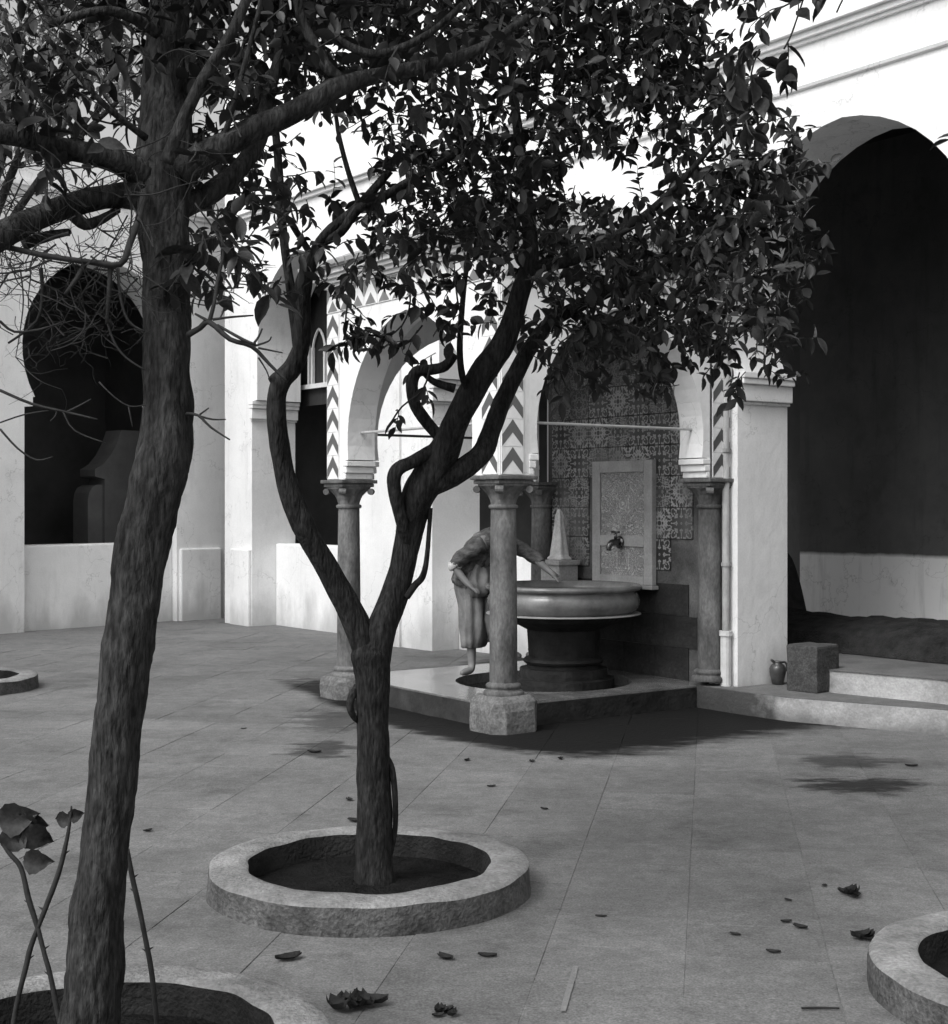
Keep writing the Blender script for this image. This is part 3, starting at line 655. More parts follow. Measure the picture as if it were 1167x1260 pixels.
# platform with round pool
PC = (1.15, 1.0); PR = .72
bm = bmesh.new()
outer = [(-.03,.04),(1.92,.04),(2.113,.04),(2.113,YL+.1),(-.03,YL+.1)]
ov = [bm.verts.new((x,y,.17)) for x,y in outer]; iv = [bm.verts.new((PC[0]+PR*math.cos(t), PC[1]+PR*math.sin(t), .17)) for t in np.linspace(0,2*math.pi,48,endpoint=False)]
es = [bm.edges.new((ov[i],ov[(i+1)%5])) for i in range(5)] + [bm.edges.new((iv[i],iv[(i+1)%48])) for i in range(48)]
bmesh.ops.triangle_fill(bm, edges=es, use_beauty=True)
lo = [bm.verts.new((v.co.x, v.co.y, -.03)) for v in ov]
for i in range(5): bm.faces.new((ov[i], ov[(i+1)%5], lo[(i+1)%5], lo[i]))
li = [bm.verts.new((v.co.x, v.co.y, .01)) for v in iv]
for i in range(48): bm.faces.new((iv[i], iv[(i+1)%48], li[(i+1)%48], li[i]))
bm.faces.new(li)
M_PLAT = mat('wet_platform', 0.06, 0.20, 0.2, 5, 9, 0.12, 22, spec=.5, speck=.2)
n = M_PLAT.node_tree.nodes; l = M_PLAT.node_tree.links; b = n['Principled BSDF']
plat = obj('platform', bm, M_PLAT, pav)
bm = bmesh.new(); box(bm, .12, 1.925, .022, .038, -.02, .158); obj('platform_riser', bm, M_DARKSTONE, pav)
bm = bmesh.new(); box(bm, -.048, -.032, .12, YL-.12, -.02, .158); obj('platform_riser', bm, mat('damp_riser', .010, .04, .8, 4, 8, .3, 30), pav)
bm = bmesh.new(); r = lathe(bm, [(PR-.002,.09)], 48, *PC); cap(bm, r[0])
M_WATER = mat('dark_water', .006, .012, .04, 3, 3, .06, 12, spec=.5); obj('pool_water', bm, M_WATER, pav)
# ================================================================== basin
kw = lambda x, y, z=0: Vector((KM.x + BV.x*x + AV.x*y, KM.y + BV.y*x + AV.y*y, z))
bas = empty('fountain_basin', kw(1.36, 1.0, .17), KROT); tag(bas, 'round marble basin on dark stepped pedestal under the pavilion', 'basin')
bm = bmesh.new(); q = -.17
lathe(bm, [(.56,.895+q),(.575,.925+q),(.60,.945+q),(.63,.952+q),(.648,.940+q),(.650,.922+q),(.635,.908+q),(.61,.902+q)], 56); obj('rim', bm, M_MARBLE, bas, smooth=True)
bm = bmesh.new()
r = lathe(bm, [(.605,.905+q),(.598,.89+q),(.612,.87+q),(.628,.84+q),(.630,.80+q),(.618,.765+q),(.59,.735+q),(.57,.72+q)], 56); obj('bowl', bm, M_MARBLE, bas, smooth=True)
bm = bmesh.new(); r = lathe(bm, [(.56,.90+q),(.53,.84+q),(.45,.80+q),(.01,.79+q)], 40); obj('bowl_inside', bm, M_MARBLE, bas, smooth=True)
bm = bmesh.new(); r = lathe(bm, [(.562,.898+q)], 48); cap(bm, r[0]); obj('water', bm, M_WATER, bas)
bm = bmesh.new(); r = lathe(bm, [(.57,.722+q),(.638,.717+q),(.641,.713+q),(.638,.709+q),(.5,.700+q)], 56); obj('lower_lip', bm, mat('lip_stone', .16, .28, .5, 6, 5, .1, 30), bas, smooth=True)
bm = bmesh.new()
pf = [(.5,.70),(.48,.66),(.38,.62),(.30,.58),(.29,.40),(.285,.36),(.32,.345),(.335,.325),(.32,.305),(.30,.298),(.30,.27),(.36,.265),(.365,.22),(.365,.19),(.42,.185),(.42,.08),(.42,.0)]
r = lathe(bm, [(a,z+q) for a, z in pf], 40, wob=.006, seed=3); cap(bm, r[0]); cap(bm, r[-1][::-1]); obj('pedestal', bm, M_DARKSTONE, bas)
# fluted cone standing beside the marble panel
fin = empty('stone_finial', kw(1.93, 1.76, .17), KROT); tag(fin, 'pale fluted stone cone on a square pedestal beside the carved marble panel', 'finial')
bm = bmesh.new(); box(bm, -.11,.11,-.13,.13, .0, .93, .012); box(bm, -.125,.125,-.145,.145,.90,.945,.008); obj('pedestal', bm, mat('finial_stone', .22, .36, .8, 7, 8, .4, 40, speck=.15), fin)
bm = bmesh.new(); rings=[]
for z, rr in ((.947,.105),(.965,.105),(.98,.085),(1.0,.082),(1.15,.06),(1.30,.038),(1.34,.04),(1.36,.03),(1.40,.012)):
    rings.append([bm.verts.new(((rr*(1+.10*math.cos(6*t)))*math.cos(t), (rr*(1+.10*math.cos(6*t)))*math.sin(t), z)) for t in np.linspace(0,2*math.pi,36,endpoint=False)])
for k in range(len(rings)-1):
    for i in range(36): bm.faces.new((rings[k][i], rings[k][(i+1)%36], rings[k+1][(i+1)%36], rings[k+1][i]))
cap(bm, rings[-1]); cap(bm, rings[0][::-1]); obj('cone', bm, mat('finial_marble', .36, .55, .7, 7, 8, .3, 40, speck=.12), fin, smooth=True)
# ================================================================== things by the right wing
dp = empty('drainpipe', kw(2.085, -.14, .17), KROT); tag(dp, 'weathered vertical drainpipe on the white pier beside the pavilion', 'drainpipe')
bm = bmesh.new(); tube(bm, [(0,0,.0),(0,0,.3),(0,0,4.6)], [.03,.03,.03], 10, sub=1, close=True); obj('pipe', bm, M_PIPE, dp, smooth=True)
bm = bmesh.new(); tube(bm, [(0,0,.0),(0,0,.42)], [.043,.043], 12, sub=1); tube(bm, [(0,0,.40),(0,0,.44)], [.052,.052], 12, sub=1); obj('sleeve', bm, mat('pale_sleeve', .45, .6, .6, 8, 6, .2, 40), dp, smooth=False)
for z in (.95, 1.85, 2.9):
    bm = bmesh.new(); tube(bm, [(0,0,z),(0,0,z+.03)], [.038,.038], 10, sub=1); box(bm, .0,.05,-.012,.012,z,z+.03); obj('bracket', bm, M_PIPE, dp)
# stone block
g = kw(2.10, -.62, .175)
blk = bmesh.new(); box(blk, -.15,.15,-.15,.15, 0, .36, .02)
bmesh.ops.subdivide_edges(blk, edges=blk.edges[:], cuts=2, use_grid_fill=True)
for v in blk.verts: v.co += Vector((mnoise.noise(v.co*7), mnoise.noise(v.co*7+Vector((3,0,0))), mnoise.noise(v.co*7+Vector((0,3,0)))))*.008
o = obj('stone_block', blk, M_BLOCK); o.location = Gp(997, 853, .17) + Vector((.05, .12, .003)); o.rotation_euler = (0,0,KROT+.12); o.scale = (1,.93,1)
tag(o, 'worn square stone block standing on the lower step', 'stone block')
# jug
jg = empty('water_jug', Gp(959, 844, .17) + Vector((0,.05,.006)), .4); tag(jg, 'small dark glazed jug beside the stone block', 'jug')
bm = bmesh.new(); r = lathe(bm, [(.035,0),(.045,.005),(.055,.05),(.066,.10),(.066,.13),(.052,.155),(.036,.165),(.034,.175),(.040,.185),(.032,.183)], 20); cap(bm, r[0][::-1]); cap(bm, r[-1]); obj('body', bm, M_JUG, jg, smooth=True)
bm = bmesh.new(); tube(bm, [(-.035,0,.18),(-.05,0,.19),(-.065,.0,.20)], [.012,.011,.008], 8, sub=2); obj('spout', bm, M_JUG, jg, smooth=True)
bm = bmesh.new(); tube(bm, [(.036,0,.175),(.075,0,.17),(.088,0,.13),(.066,0,.09)], [.009]*4, 8, sub=3); obj('handle', bm, M_JUG, jg, smooth=True)
# dark matting heap on the gallery floor
bm = bmesh.new(); NY, NX = 60, 14; grid = []
for i in range(NY+1):
    row = []
    for j in range(NX+1):
        y = .6 - 4.0*i/NY; x = -.55 + 1.1*j/NX
        e = max(0, 1-(x/.55)**2)**.45
        h = .005 + e*(.27 + .04*mnoise.noise(Vector((y*1.2, x*2, 0))) + .025*mnoise.noise(Vector((y*6, x*8, 2))) + .012*mnoise.noise(Vector((y*20, x*20, 2))))
        h *= min(1, (i+.2)/2, (NY-i+.2)/2)
        row.append(bm.verts.new((x + .02*mnoise.noise(Vector((y*4,x,5))), y, h)))
    grid.append(row)
for i in range(NY):
    for j in range(NX): bm.faces.new((grid[i][j], grid[i+1][j], grid[i+1][j+1], grid[i][j+1]))
o = obj('matting', bm, M_MATTING); o.location = kw(4.1, .8, .336); o.rotation_euler = (0,0,KROT)
tag(o, 'long dark heap of matting on the floor inside the tall archway', 'matting')
# dark upright bundle
bm = bmesh.new(); rings = []
for k in range(14):
    f = k/13; z = f*.80; rr = .17*(1-f)**.6*1.0 + .035
    cx_ = -.06*f
    rings.append([bm.verts.new((cx_ + rr*(1+.12*math.sin(5*t+1)+.06*mnoise.noise(Vector((math.cos(t)*2,math.sin(t)*2,z*6))))*math.cos(t), rr*(1+.12*math.sin(5*t+1))*math.sin(t), z)) for t in np.linspace(0,2*math.pi,24,endpoint=False)])
for k in range(13):
    for i in range(24): bm.faces.new((rings[k][i], rings[k][(i+1)%24], rings[k+1][(i+1)%24], rings[k+1][i]))
cap(bm, rings[-1]); cap(bm, rings[0][::-1])
o = obj('cloth_bundle', bm, M_CLOAK, smooth=True); o.location = kw(4.62, 1.5, .336); o.rotation_euler = (0,0,KROT); o.scale = (1,1,1)
tag(o, 'dark tapering cloth bundle standing behind the right pier in the archway', 'bundle')
# ================================================================== planters
def planter(c, label, seed, rad=.67):
    root = empty('ring_planter', (c.x, c.y, 0)); tag(root, label, 'planter', 'ring planters in the courtyard')
    bm = bmesh.new(); s = rad/.67
    prof = [(.505,.0),(.505,.06),(.508,.112),(.516,.120),(.56,.123),(.62,.121),(.655,.117),(.667,.106),(.670,.08),(.672,.0),(.672,-.02)]
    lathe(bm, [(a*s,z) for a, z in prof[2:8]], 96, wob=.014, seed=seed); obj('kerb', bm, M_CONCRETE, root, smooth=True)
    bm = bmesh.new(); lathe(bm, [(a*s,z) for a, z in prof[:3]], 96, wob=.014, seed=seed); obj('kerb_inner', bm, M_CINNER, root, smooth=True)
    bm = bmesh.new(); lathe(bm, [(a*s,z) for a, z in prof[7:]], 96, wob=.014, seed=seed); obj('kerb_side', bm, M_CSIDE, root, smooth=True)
    bm = bmesh.new(); rings = lathe(bm, [(.52*s,.012),(.40*s,.014),(.25*s,.022),(.1*s,.035),(.01,.035)], 40, wob=.012, seed=seed+4); cap(bm, rings[-1]); obj('soil', bm, M_SOIL, root)
    return root
T2C = Vector((-.436, 5.94, 0)); T1C = Vector((-1.06, 3.93, 0)); T4C = Vector((1.97, 4.6, 0)); T3C = Vector((-4.5, 12.4, 0))
planter(T2C, 'round concrete kerb ring around the forked tree before the pavilion', 1)
planter(T1C, 'round concrete kerb ring at the foot of the thick leaning trunk', 2)
planter(T4C, 'chipped round concrete kerb ring on the paving before the steps', 3)
planter(T3C, 'round concrete kerb ring standing before the left wing', 4)
# ================================================================== trees
LEAF_V = [(0,0,0)]
for (f_, w_, z_) in ((.16,.13,.0),(.38,.225,-.005),(.62,.21,-.05),(.84,.11,-.12)):
    LEAF_V += [(0,f_,z_-.03), (-w_,f_-.02,z_+.05), (w_,f_-.02,z_+.05)]
LEAF_V = np.array(LEAF_V + [(0,1,-.22)], float); NLV = 14
LEAF_F = [(0,1,2),(0,3,1)]
for k_ in range(3):
    a_ = 1+3*k_; LEAF_F += [(a_,a_+3,a_+4,a_+1),(a_,a_+2,a_+5,a_+3)]
LEAF_F += [(10,13,11),(10,12,13)]
def leaf_mesh(m):
    me = bpy.data.meshes.new('leaf'); me.from_pydata([tuple(v) for v in LEAF_V], [], LEAF_F); me.materials.append(m); me.shade_smooth(); return me
class Tree:
    def __init__(s, name, label, cat, base, bark, leafm):
        s.root = empty(name, base); tag(s.root, label, cat); s.base = Vector(base); s.bark = bark; s.leafm = leafm
        s.leaves = []; s.tw = bmesh.new(); s.ntw = 0; s.rs = 1.0
    def limb(s, pts, name='branch', seg=10, rough=.10, sub=4):
        """pts (px, py, depth, radius px)"""
        bm = bmesh.new()
        ps = [P(a, b_, d) - s.base for a, b_, d, r in pts]; rs = [s.rs*r*d/F for a, b_, d, r in pts]
        tube(bm, ps, rs, seg, rough, sub=sub); o = obj(name, bm, s.bark, s.root, smooth=True); return o
    def twig(s, pts, seg=5):
        bm = bmesh.new(); tube(bm, [P(a, b_, d)-s.base for a, b_, d, r in pts], [.75*r*d/F for a, b_, d, r in pts], seg, sub=3); obj('twig', bm, M_TWIG2, s.root, smooth=True)
    def wtwig(s, ps, rs, seg=4, sub=1):
        tube(s.tw, [p - s.base for p in ps], rs, seg, sub=sub); s.ntw += 1
    def sprig(s, p, d, length, nleaf, ls=.085, rng=R):
        d = d.normalized(); pts = [p]; q = p.copy(); dd = d.copy()
        for k in range(3):
            dd = (dd + Vector((rng.gauss(0,.18), rng.gauss(0,.18), rng.gauss(-.08,.15)))).normalized(); q = q + dd*length/3; pts.append(q.copy())
        s.wtwig(pts, [.0028,.0024,.0018,.0012], 4)
        side = d.orthogonal().normalized(); ang = rng.uniform(0, 6.28)
        for k in range(nleaf):
            f = .15 + .85*k/max(1,nleaf-1); i = min(2, int(f*3)); t = f*3-i
            pos = pts[i]*(1-t)+pts[i+1]*t; ang += 2.4 + rng.gauss(0,.3)
            ax = (pts[i+1]-pts[i]).normalized(); o1 = ax.orthogonal().normalized(); o2 = ax.cross(o1)
            outd = o1*math.cos(ang)+o2*math.sin(ang)
            ld = (ax*rng.uniform(.2,.9) + outd*.9 + Vector((0,0,rng.uniform(-.7,.1)))).normalized()
            nrm = (Vector((0,0,1)) + ax*.5 + Vector((rng.gauss(0,.45),rng.gauss(0,.45),rng.gauss(0,.3)))); nrm = (nrm - ld*nrm.dot(ld))
            if nrm.length < .05: nrm = ld.orthogonal()
            nrm.normalize(); xx = ld.cross(nrm).normalized()
            L = ls*rng.uniform(.55,1.25)
            s.leaves.append((pos, xx, ld, nrm, L, L*rng.uniform(.85,1.25)))
    def finish(s):
        if s.ntw: tag(obj('twigs', s.tw, M_TWIG2, s.root), kind='stuff')
        if not s.leaves: return
        def score(lf):
            p = lf[0]; px = CX+F*p.x/p.y; py = YH-(p.z-EYE)*F/p.y
            return lf[4]/p.y * (1 if 0 < px < 1167 and 0 < py < 1260 else .01)
        s.leaves.sort(key=score, reverse=True)
        me = leaf_mesh(s.leafm)
        for (p, x, y, z, L, W) in s.leaves[:299]:
            o = bpy.data.objects.new('leaf', me); C.objects.link(o); o.parent = s.root
            M3 = Matrix((x*W, y*L, z*L)).transposed().to_4x4(); M3.translation = p - s.base
            o.matrix_basis = M3
        rest = s.leaves[299:]
        if rest:
            X = np.array([l_[1]*l_[5] for l_ in rest]); Y = np.array([l_[2]*l_[4] for l_ in rest]); Z = np.array([l_[3]*l_[4] for l_ in rest]); O = np.array([l_[0]-s.base for l_ in rest])
            V = (O[:,None,:] + LEAF_V[None,:,0:1]*X[:,None,:] + LEAF_V[None,:,1:2]*Y[:,None,:] + LEAF_V[None,:,2:3]*Z[:,None,:]).reshape(-1,3)
            Fs = [tuple(i*NLV+k for k in f) for i in range(len(rest)) for f in LEAF_F]
            m2 = bpy.data.meshes.new('foliage'); m2.from_pydata(V.tolist(), [], Fs); m2.materials.append(s.leafm); m2.shade_smooth()
            o = bpy.data.objects.new('foliage', m2); C.objects.link(o); o.parent = s.root; tag(o, kind='stuff')
M_TWIG2 = mat('leafy_twig', .012, .03, .85, 20, 4, .2, 60)
# ---- forked tree (middle)
D2 = 5.94
t2 = Tree('citrus_tree', 'dark forked citrus tree in the kerb ring before the pavilion', 'tree', T2C, M_BARK, M_LEAF)
t2.limb([(462,1102,D2,34),(462,1088,D2,27),(461,1060,D2,22.5),(461,1000,D2,21),(460,940,D2,19.5),(459,880,D2,19),(458,835,D2,21),(456,805,D2,24),(457,788,D2,15),(457,778,D2,4)], 'trunk', 40, .10, 10)
t2.limb([(460,835,D2,17),(448,790,D2,18),(425,740,D2-.02,16.5),(398,690,D2-.05,14),(372,645,D2-.08,14.5),(354,595,D2-.1,13),(343,535,D2-.12,12),(340,495,D2-.14,12),(346,470,D2-.15,13),(360,452,D2-.15,12),(371,425,D2-.16,10.5),(372,390,D2-.18,10),(374,350,D2-.2,11),(384,320,D2-.2,8),(400,290,D2-.25,7),(440,255,D2-.3,6),(480,210,D2-.3,5)], seg=12, rough=.13)
t2.limb([(352,470,D2-.15,8),(341,468,D2-.16,9),(334,462,D2-.17,6)], seg=8)
t2.limb([(369,440,D2-.16,8),(364,405,D2-.15,6.5),(357,350,D2-.12,6),(350,300,D2-.1,5.5),(345,240,D2-.05,5.5),(340,170,D2,5),(330,90,D2,4)], seg=8)
t2.limb([(386,318,D2-.2,5),(365,285,D2-.25,4.5),(350,265,D2-.3,4),(325,255,D2-.3,3)], seg=6)
t2.limb([(460,835,D2,17),(468,780,D2,19),(482,740,D2+.02,17.5),(494,700,D2+.03,15.5),(503,660,D2+.03,17),(508,630,D2+.02,20),(517,605,D2,20),(532,578,D2,21),(548,552,D2-.02,20),(558,525,D2-.05,16.5),(576,490,D2-.08,16),(600,450,D2-.1,17),(618,425,D2-.1,15),(630,395,D2-.1,13),(642,355,D2-.1,12),(652,325,D2-.1,11),(652,280,D2-.08,9),(648,240,D2-.05,8),(640,180,D2,7),(632,110,D2,5),(628,30,D2,4)], seg=14, rough=.13)
t2.limb([(525,600,D2,13),(550,588,D2,14),(575,573,D2,14),(595,555,D2+.02,13),(604,530,D2+.05,11.5),(618,495,D2+.08,11),(635,460,D2+.1,11),(655,425,D2+.12,10),(680,395,D2+.15,9),(730,368,D2+.2,8),(790,340,D2+.25,7),(850,315,D2+.3,6),(905,290,D2+.3,5),(950,255,D2+.3,3.5)], seg=12, rough=.13)
t2.limb([(648,332,D2-.1,8),(672,326,D2-.12,7.5),(705,320,D2-.15,7),(750,295,D2-.2,6),(800,260,D2-.25,5),(850,210,D2-.3,4),(900,150,D2-.3,3)], seg=8)
t2.limb([(548,545,D2,8),(530,525,D2-.03,8),(512,500,D2-.05,8),(507,475,D2-.06,8),(513,458,D2-.06,8),(530,455,D2-.07,7),(548,450,D2-.08,6.5),(560,436,D2-.08,5)], seg=9, rough=.15)
t2.limb([(502,668,D2,8),(494,640,D2-.04,8),(487,610,D2-.06,8.5),(485,588,D2-.07,9),(492,576,D2-.07,9),(512,566,D2-.06,8),(530,555,D2-.04,8),(545,545,D2,7)], seg=9, rough=.15)
t2.limb([(560,478,D2-.05,6),(535,470,D2-.06,4.5),(520,458,D2-.06,3)], seg=6)
t2.limb([(578,485,D2-.1,5),(569,462,D2-.15,4.5),(566,430,D2-.18,4),(568,390,D2-.2,3.6),(573,340,D2-.2,3.2),(582,280,D2-.2,3)], seg=6)
t2.limb([(500,735,D2,5),(511,720,D2,4.5),(520,710,D2,4.5),(525,690,D2,3.5),(528,655,D2,3),(530,625,D2,3)], seg=6)
t2.limb([(440,845,D2,6),(432,860,D2-.03,5),(431,872,D2-.04,4.5),(437,884,D2-.02,4),(447,890,D2,3)], seg=6)
t2.limb([(474,930,D2,5),(482,945,D2,4.5),(486,975,D2,4),(487,1010,D2,3.5),(485,1030,D2,3.5),(478,1060,D2,4)], seg=6)
t2.limb([(395,300,D2-.22,5),(420,285,D2-.3,5.5),(440,258,D2-.33,6),(468,244,D2-.36,6),(500,225,D2-.4,5),(560,190,D2-.4,4)], seg=7)
t2.limb([(445,258,D2-.33,4),(430,215,D2-.35,3.5),(418,170,D2-.35,3),(412,130,D2-.35,2.5)], seg=6)
# ---- foliage density, rows of 60 px from y=-180, columns of 58.35 px, as seen from the courtyard
GRID2 = [  # forked tree
 '00000045666666520000',
 '00000056777777630000',
 '00000056778888740000',
 '00000033568999810000',
 '00001134568899850000',
 '00001322566674563000',
 '00000311687711595000',
 '00000323788755996100',
 '00000323345689886000',
 '00000001112588875000',
 '00000001101255222000']
GRID1 = [  # leaning tree on the left
 '23345666643100000000',
 '34455667644200000000',
 '44445777655200000000',
 '23346776543100000000',
 '45346664320000000000',
 '33125410210000000000',
 '10004210000000000000',
 '00003310000000000000',
 '00003100000000000000']
def fill(tree, grid, dmid, dvar, ls, k, rng, nl=(5,9)):
    for r, row in enumerate(grid):
        for c_, ch in enumerate(row):
            n = (int(ch)/9)**1.55*9*k; n = int(n) + (1 if rng.random() < n-int(n) else 0)
            for q in range(n):
                px = (c_+rng.random())*58.35; py = -180 + (r+rng.random())*60
                d = dmid(px, py) + rng.gauss(0, dvar)
                p = P(px, py, d)
                dirv = Vector((rng.gauss(0,.7), rng.gauss(0,.7), rng.gauss(-.15,.6)))
                if dirv.length < .1: dirv = Vector((0,0,-1))
                tree.sprig(p - dirv.normalized()*.07, dirv, rng.uniform(.10,.17), rng.randint(*nl), ls, rng)
rg = random.Random(11)
fill(t2, GRID2, lambda x, y: 5.9 + .25*math.sin(x*.011) , .36, .066, 3.5, rg)
# hanging sprays below the crown that the photograph shows one by one
def spray(tree, pts, ls, n, rng, rr=1.6):
    tree.twig([(a, b_, d, rr) for a, b_, d in pts])
    ps = [P(*p) for p in pts]
    for k in range(n):
        f = (k+.5)/n*(len(ps)-1); i = int(f); t = f-i; p = ps[i]*(1-t)+ps[i+1]*t
        tree.sprig(p, (ps[i+1]-ps[i])+Vector((rng.gauss(0,.15),rng.gauss(0,.15),rng.gauss(-.05,.1))), rng.uniform(.08,.14), rng.randint(4,6), ls, rng)
for pts, n in (
    ([(440,320,5.6),(430,360,5.6),(425,400,5.6),(428,425,5.6)], 6),
    ([(500,330,5.6),(505,370,5.6),(495,400,5.6),(470,420,5.55)], 7),
    ([(520,400,5.6),(495,425,5.6),(460,412,5.6),(430,415,5.6)], 6),
    ([(560,340,5.7),(565,380,5.7),(575,400,5.7)], 4),
    ([(930,360,5.9),(945,400,5.9),(955,440,5.9)], 4),
    ([(880,380,5.9),(885,420,5.9),(885,450,5.9)], 4),
    ([(960,200,5.9),(990,210,5.9),(1010,200,5.9)], 3),
    ([(700,420,5.8),(690,455,5.8),(700,480,5.8)], 4),
    ([(530,450,5.8),(520,480,5.8),(495,500,5.8),(478,525,5.8)], 2),
    ([(800,430,5.8),(810,460,5.8)], 3)): spray(t2, pts, .072, n, rg)
t2.finish()
# ---- leaning tree (left foreground)
D1 = 3.93
t1 = Tree('citrus_tree', 'thick leaning citrus trunk with bare low twigs in the foreground kerb ring', 'tree', T1C, M_BARK2, M_LEAF)
t1.rs = .93
t1.limb([(106,1345,D1,46),(110,1285,D1,39),(113,1235,D1,36),(115,1195,D1,34),(120,1130,D1,32.5),(128,1050,D1,30.5),(139,950,D1,29.5),(149,860,D1,30),(158,780,D1+.01,30),(168,710,D1+.02,32),(182,640,D1+.03,33),(199,575,D1+.04,33),(206,520,D1+.05,30.5),(206,450,D1+.06,29.5),(206,380,D1+.08,29.5),(205,320,D1+.1,30.5),(203,265,D1+.12,33),(202,215,D1+.14,36),(203,165,D1+.16,33),(204,110,D1+.18,28),(206,50,D1+.2,26),(208,-20,D1+.2,24),(210,-120,D1+.2,20),(205,-220,D1+.2,14)], 'trunk', 48, .17, 10)
t1.limb([(178,215,D1+.1,20),(150,200,D1+.05,17),(120,190,D1,15),(90,185,D1-.05,14),(55,176,D1-.1,13),(15,167,D1-.15,13),(-60,155,D1-.2,12)], seg=12, rough=.12)
t1.limb([(180,240,D1+.1,22),(150,240,D1+.1,17),(120,244,D1+.05,15),(85,253,D1,16),(45,268,D1-.1,16.5),(10,286,D1-.2,18),(-60,325,D1-.3,18)], seg=12, rough=.12)
t1.limb([(88,262,D1,9),(105,276,D1,8),(125,270,D1+.05,6.5),(145,258,D1+.1,5)], seg=7, rough=.2)
t1.limb([(85,285,D1,5),(60,290,D1-.05,7),(30,300,D1-.1,8)], seg=7, rough=.2)
t1.limb([(220,215,D1+.1,20),(255,190,D1+.12,18),(305,163,D1+.15,17),(360,138,D1+.2,15.5),(410,110,D1+.25,14),(455,95,D1+.3,11),(520,82,D1+.35,9),(590,60,D1+.4,7),(650,20,D1+.4,5)], seg=12, rough=.12)
t1.limb([(215,258,D1+.15,16),(245,245,D1+.2,15),(272,228,D1+.25,14),(298,203,D1+.3,12),(318,170,D1+.35,12),(330,120,D1+.4,9),(345,60,D1+.45,7),(350,-20,D1+.5,5)], seg=12, rough=.12)
t1.limb([(205,200,D1,10),(220,160,D1-.02,9),(243,110,D1-.03,8.5),(262,78,D1-.03,8),(292,26,D1-.03,7),(315,-30,D1,6)], seg=8)
t1.limb([(275,172,D1+.12,5),(287,130,D1+.1,4.5),(302,75,D1+.1,4),(318,15,D1+.1,3.5),(325,-30,D1+.1,3)], seg=6)
t1.limb([(430,105,D1+.28,8),(405,85,D1+.3,9),(390,60,D1+.3,8),(372,25,D1+.3,7),(360,-30,D1+.3,6)], seg=8)
t1.limb([(395,48,D1+.2,4),(412,45,D1+.2,5),(430,57,D1+.2,5.5),(458,66,D1+.2,6),(490,60,D1+.2,5.5),(530,40,D1+.2,5),(570,5,D1+.2,4)], seg=7)
t1.limb([(195,40,D1+.1,9),(170,25,D1+.05,8),(140,14,D1,7.5),(110,15,D1,6),(60,30,D1-.05,5)], seg=8)
t1.limb([(180,170,D1,5),(130,130,D1-.1,4),(90,85,D1-.15,3.5),(55,42,D1-.2,3)], seg=6)
tw = t1.twig
for pts in ([(232,412,D1,6),(246,404,D1-.03,5),(258,396,D1-.06,5),(283,417,D1-.08,4.5),(310,426,D1-.08,4),(332,448,D1-.08,3),(354,470,D1-.08,2.2)],
            [(258,396,D1-.06,4),(264,372,D1-.06,3.5),(268,345,D1-.04,3.2),(275,310,D1,3),(270,280,D1+.1,3)],
            [(258,396,D1-.06,3),(240,386,D1-.05,2)], [(262,393,D1-.06,2.5),(285,390,D1-.07,2),(312,388,D1-.07,1.3)],
            [(266,374,D1-.06,2),(280,368,D1-.06,1.8),(295,376,D1-.06,1.2)], [(268,400,D1-.06,2.5),(300,418,D1-.1,3),(315,424,D1-.1,2.5)],
            [(310,426,D1-.08,2.5),(318,415,D1-.08,2),(323,404,D1-.08,1.5)], [(312,426,D1-.08,2.2),(330,420,D1-.08,1.6),(334,414,D1-.08,1.2)], [(318,428,D1-.08,2),(348,434,D1-.08,1.1)],
            [(318,440,D1-.08,1.8),(328,456,D1-.08,1.3),(332,468,D1-.08,1)],
            [(230,509,D1,3),(244,511,D1-.03,2.4),(260,526,D1-.05,2),(283,541,D1-.06,1.3)], [(246,512,D1-.03,2),(262,516,D1-.04,1.6),(278,516,D1-.05,1)], [(246,510,D1-.03,1.8),(257,502,D1-.04,1.1)],
            [(178,235,D1+.05,6),(172,265,D1-.05,6),(160,300,D1-.1,6),(148,325,D1-.12,5.5),(110,322,D1-.15,5),(60,315,D1-.18,5),(0,302,D1-.2,5)],
            [(136,325,D1-.12,4.5),(134,360,D1-.12,4),(131,398,D1-.12,2.5)], [(105,323,D1-.15,5),(95,342,D1-.15,4.5),(80,362,D1-.15,3)],
            [(145,330,D1-.1,3),(148,365,D1-.1,2.6),(158,395,D1-.1,2.2),(178,408,D1-.1,1.6)], [(50,330,D1-.1,4),(52,360,D1-.1,3),(45,395,D1-.1,2.4),(10,422,D1-.1,2)],
            [(0,480,D1-.2,2.8),(40,497,D1-.2,2.6),(82,507,D1-.2,2.2),(120,516,D1-.2,1.4)], [(82,507,D1-.2,2),(98,499,D1-.2,1.6),(112,491,D1-.2,1)],
            [(78,507,D1-.2,1.6),(92,530,D1-.2,1.4),(130,545,D1-.2,1)], [(0,528,D1-.2,2),(22,552,D1-.2,1.8),(45,566,D1-.2,1.5),(65,562,D1-.2,1)],
            [(0,395,D1-.2,2.5),(18,408,D1-.2,2.2),(50,405,D1-.2,2),(80,395,D1-.2,1.2)], [(70,506,D1-.2,1.5),(68,512,D1-.2,1.5),(62,518,D1-.2,1)],
            [(130,390,D1-.1,2),(140,420,D1-.1,2),(155,440,D1-.1,1.8),(178,455,D1-.1,1.4)], [(122,470,D1-.15,1.4),(140,488,D1-.15,1.3),(160,500,D1-.15,1.2),(180,498,D1-.15,1)],
            [(158,500,D1-.15,1.3),(163,525,D1-.15,1.2)], [(0,520,D1-.2,1.4),(30,510,D1-.2,1.3),(60,505,D1-.2,1)]): tw(pts)
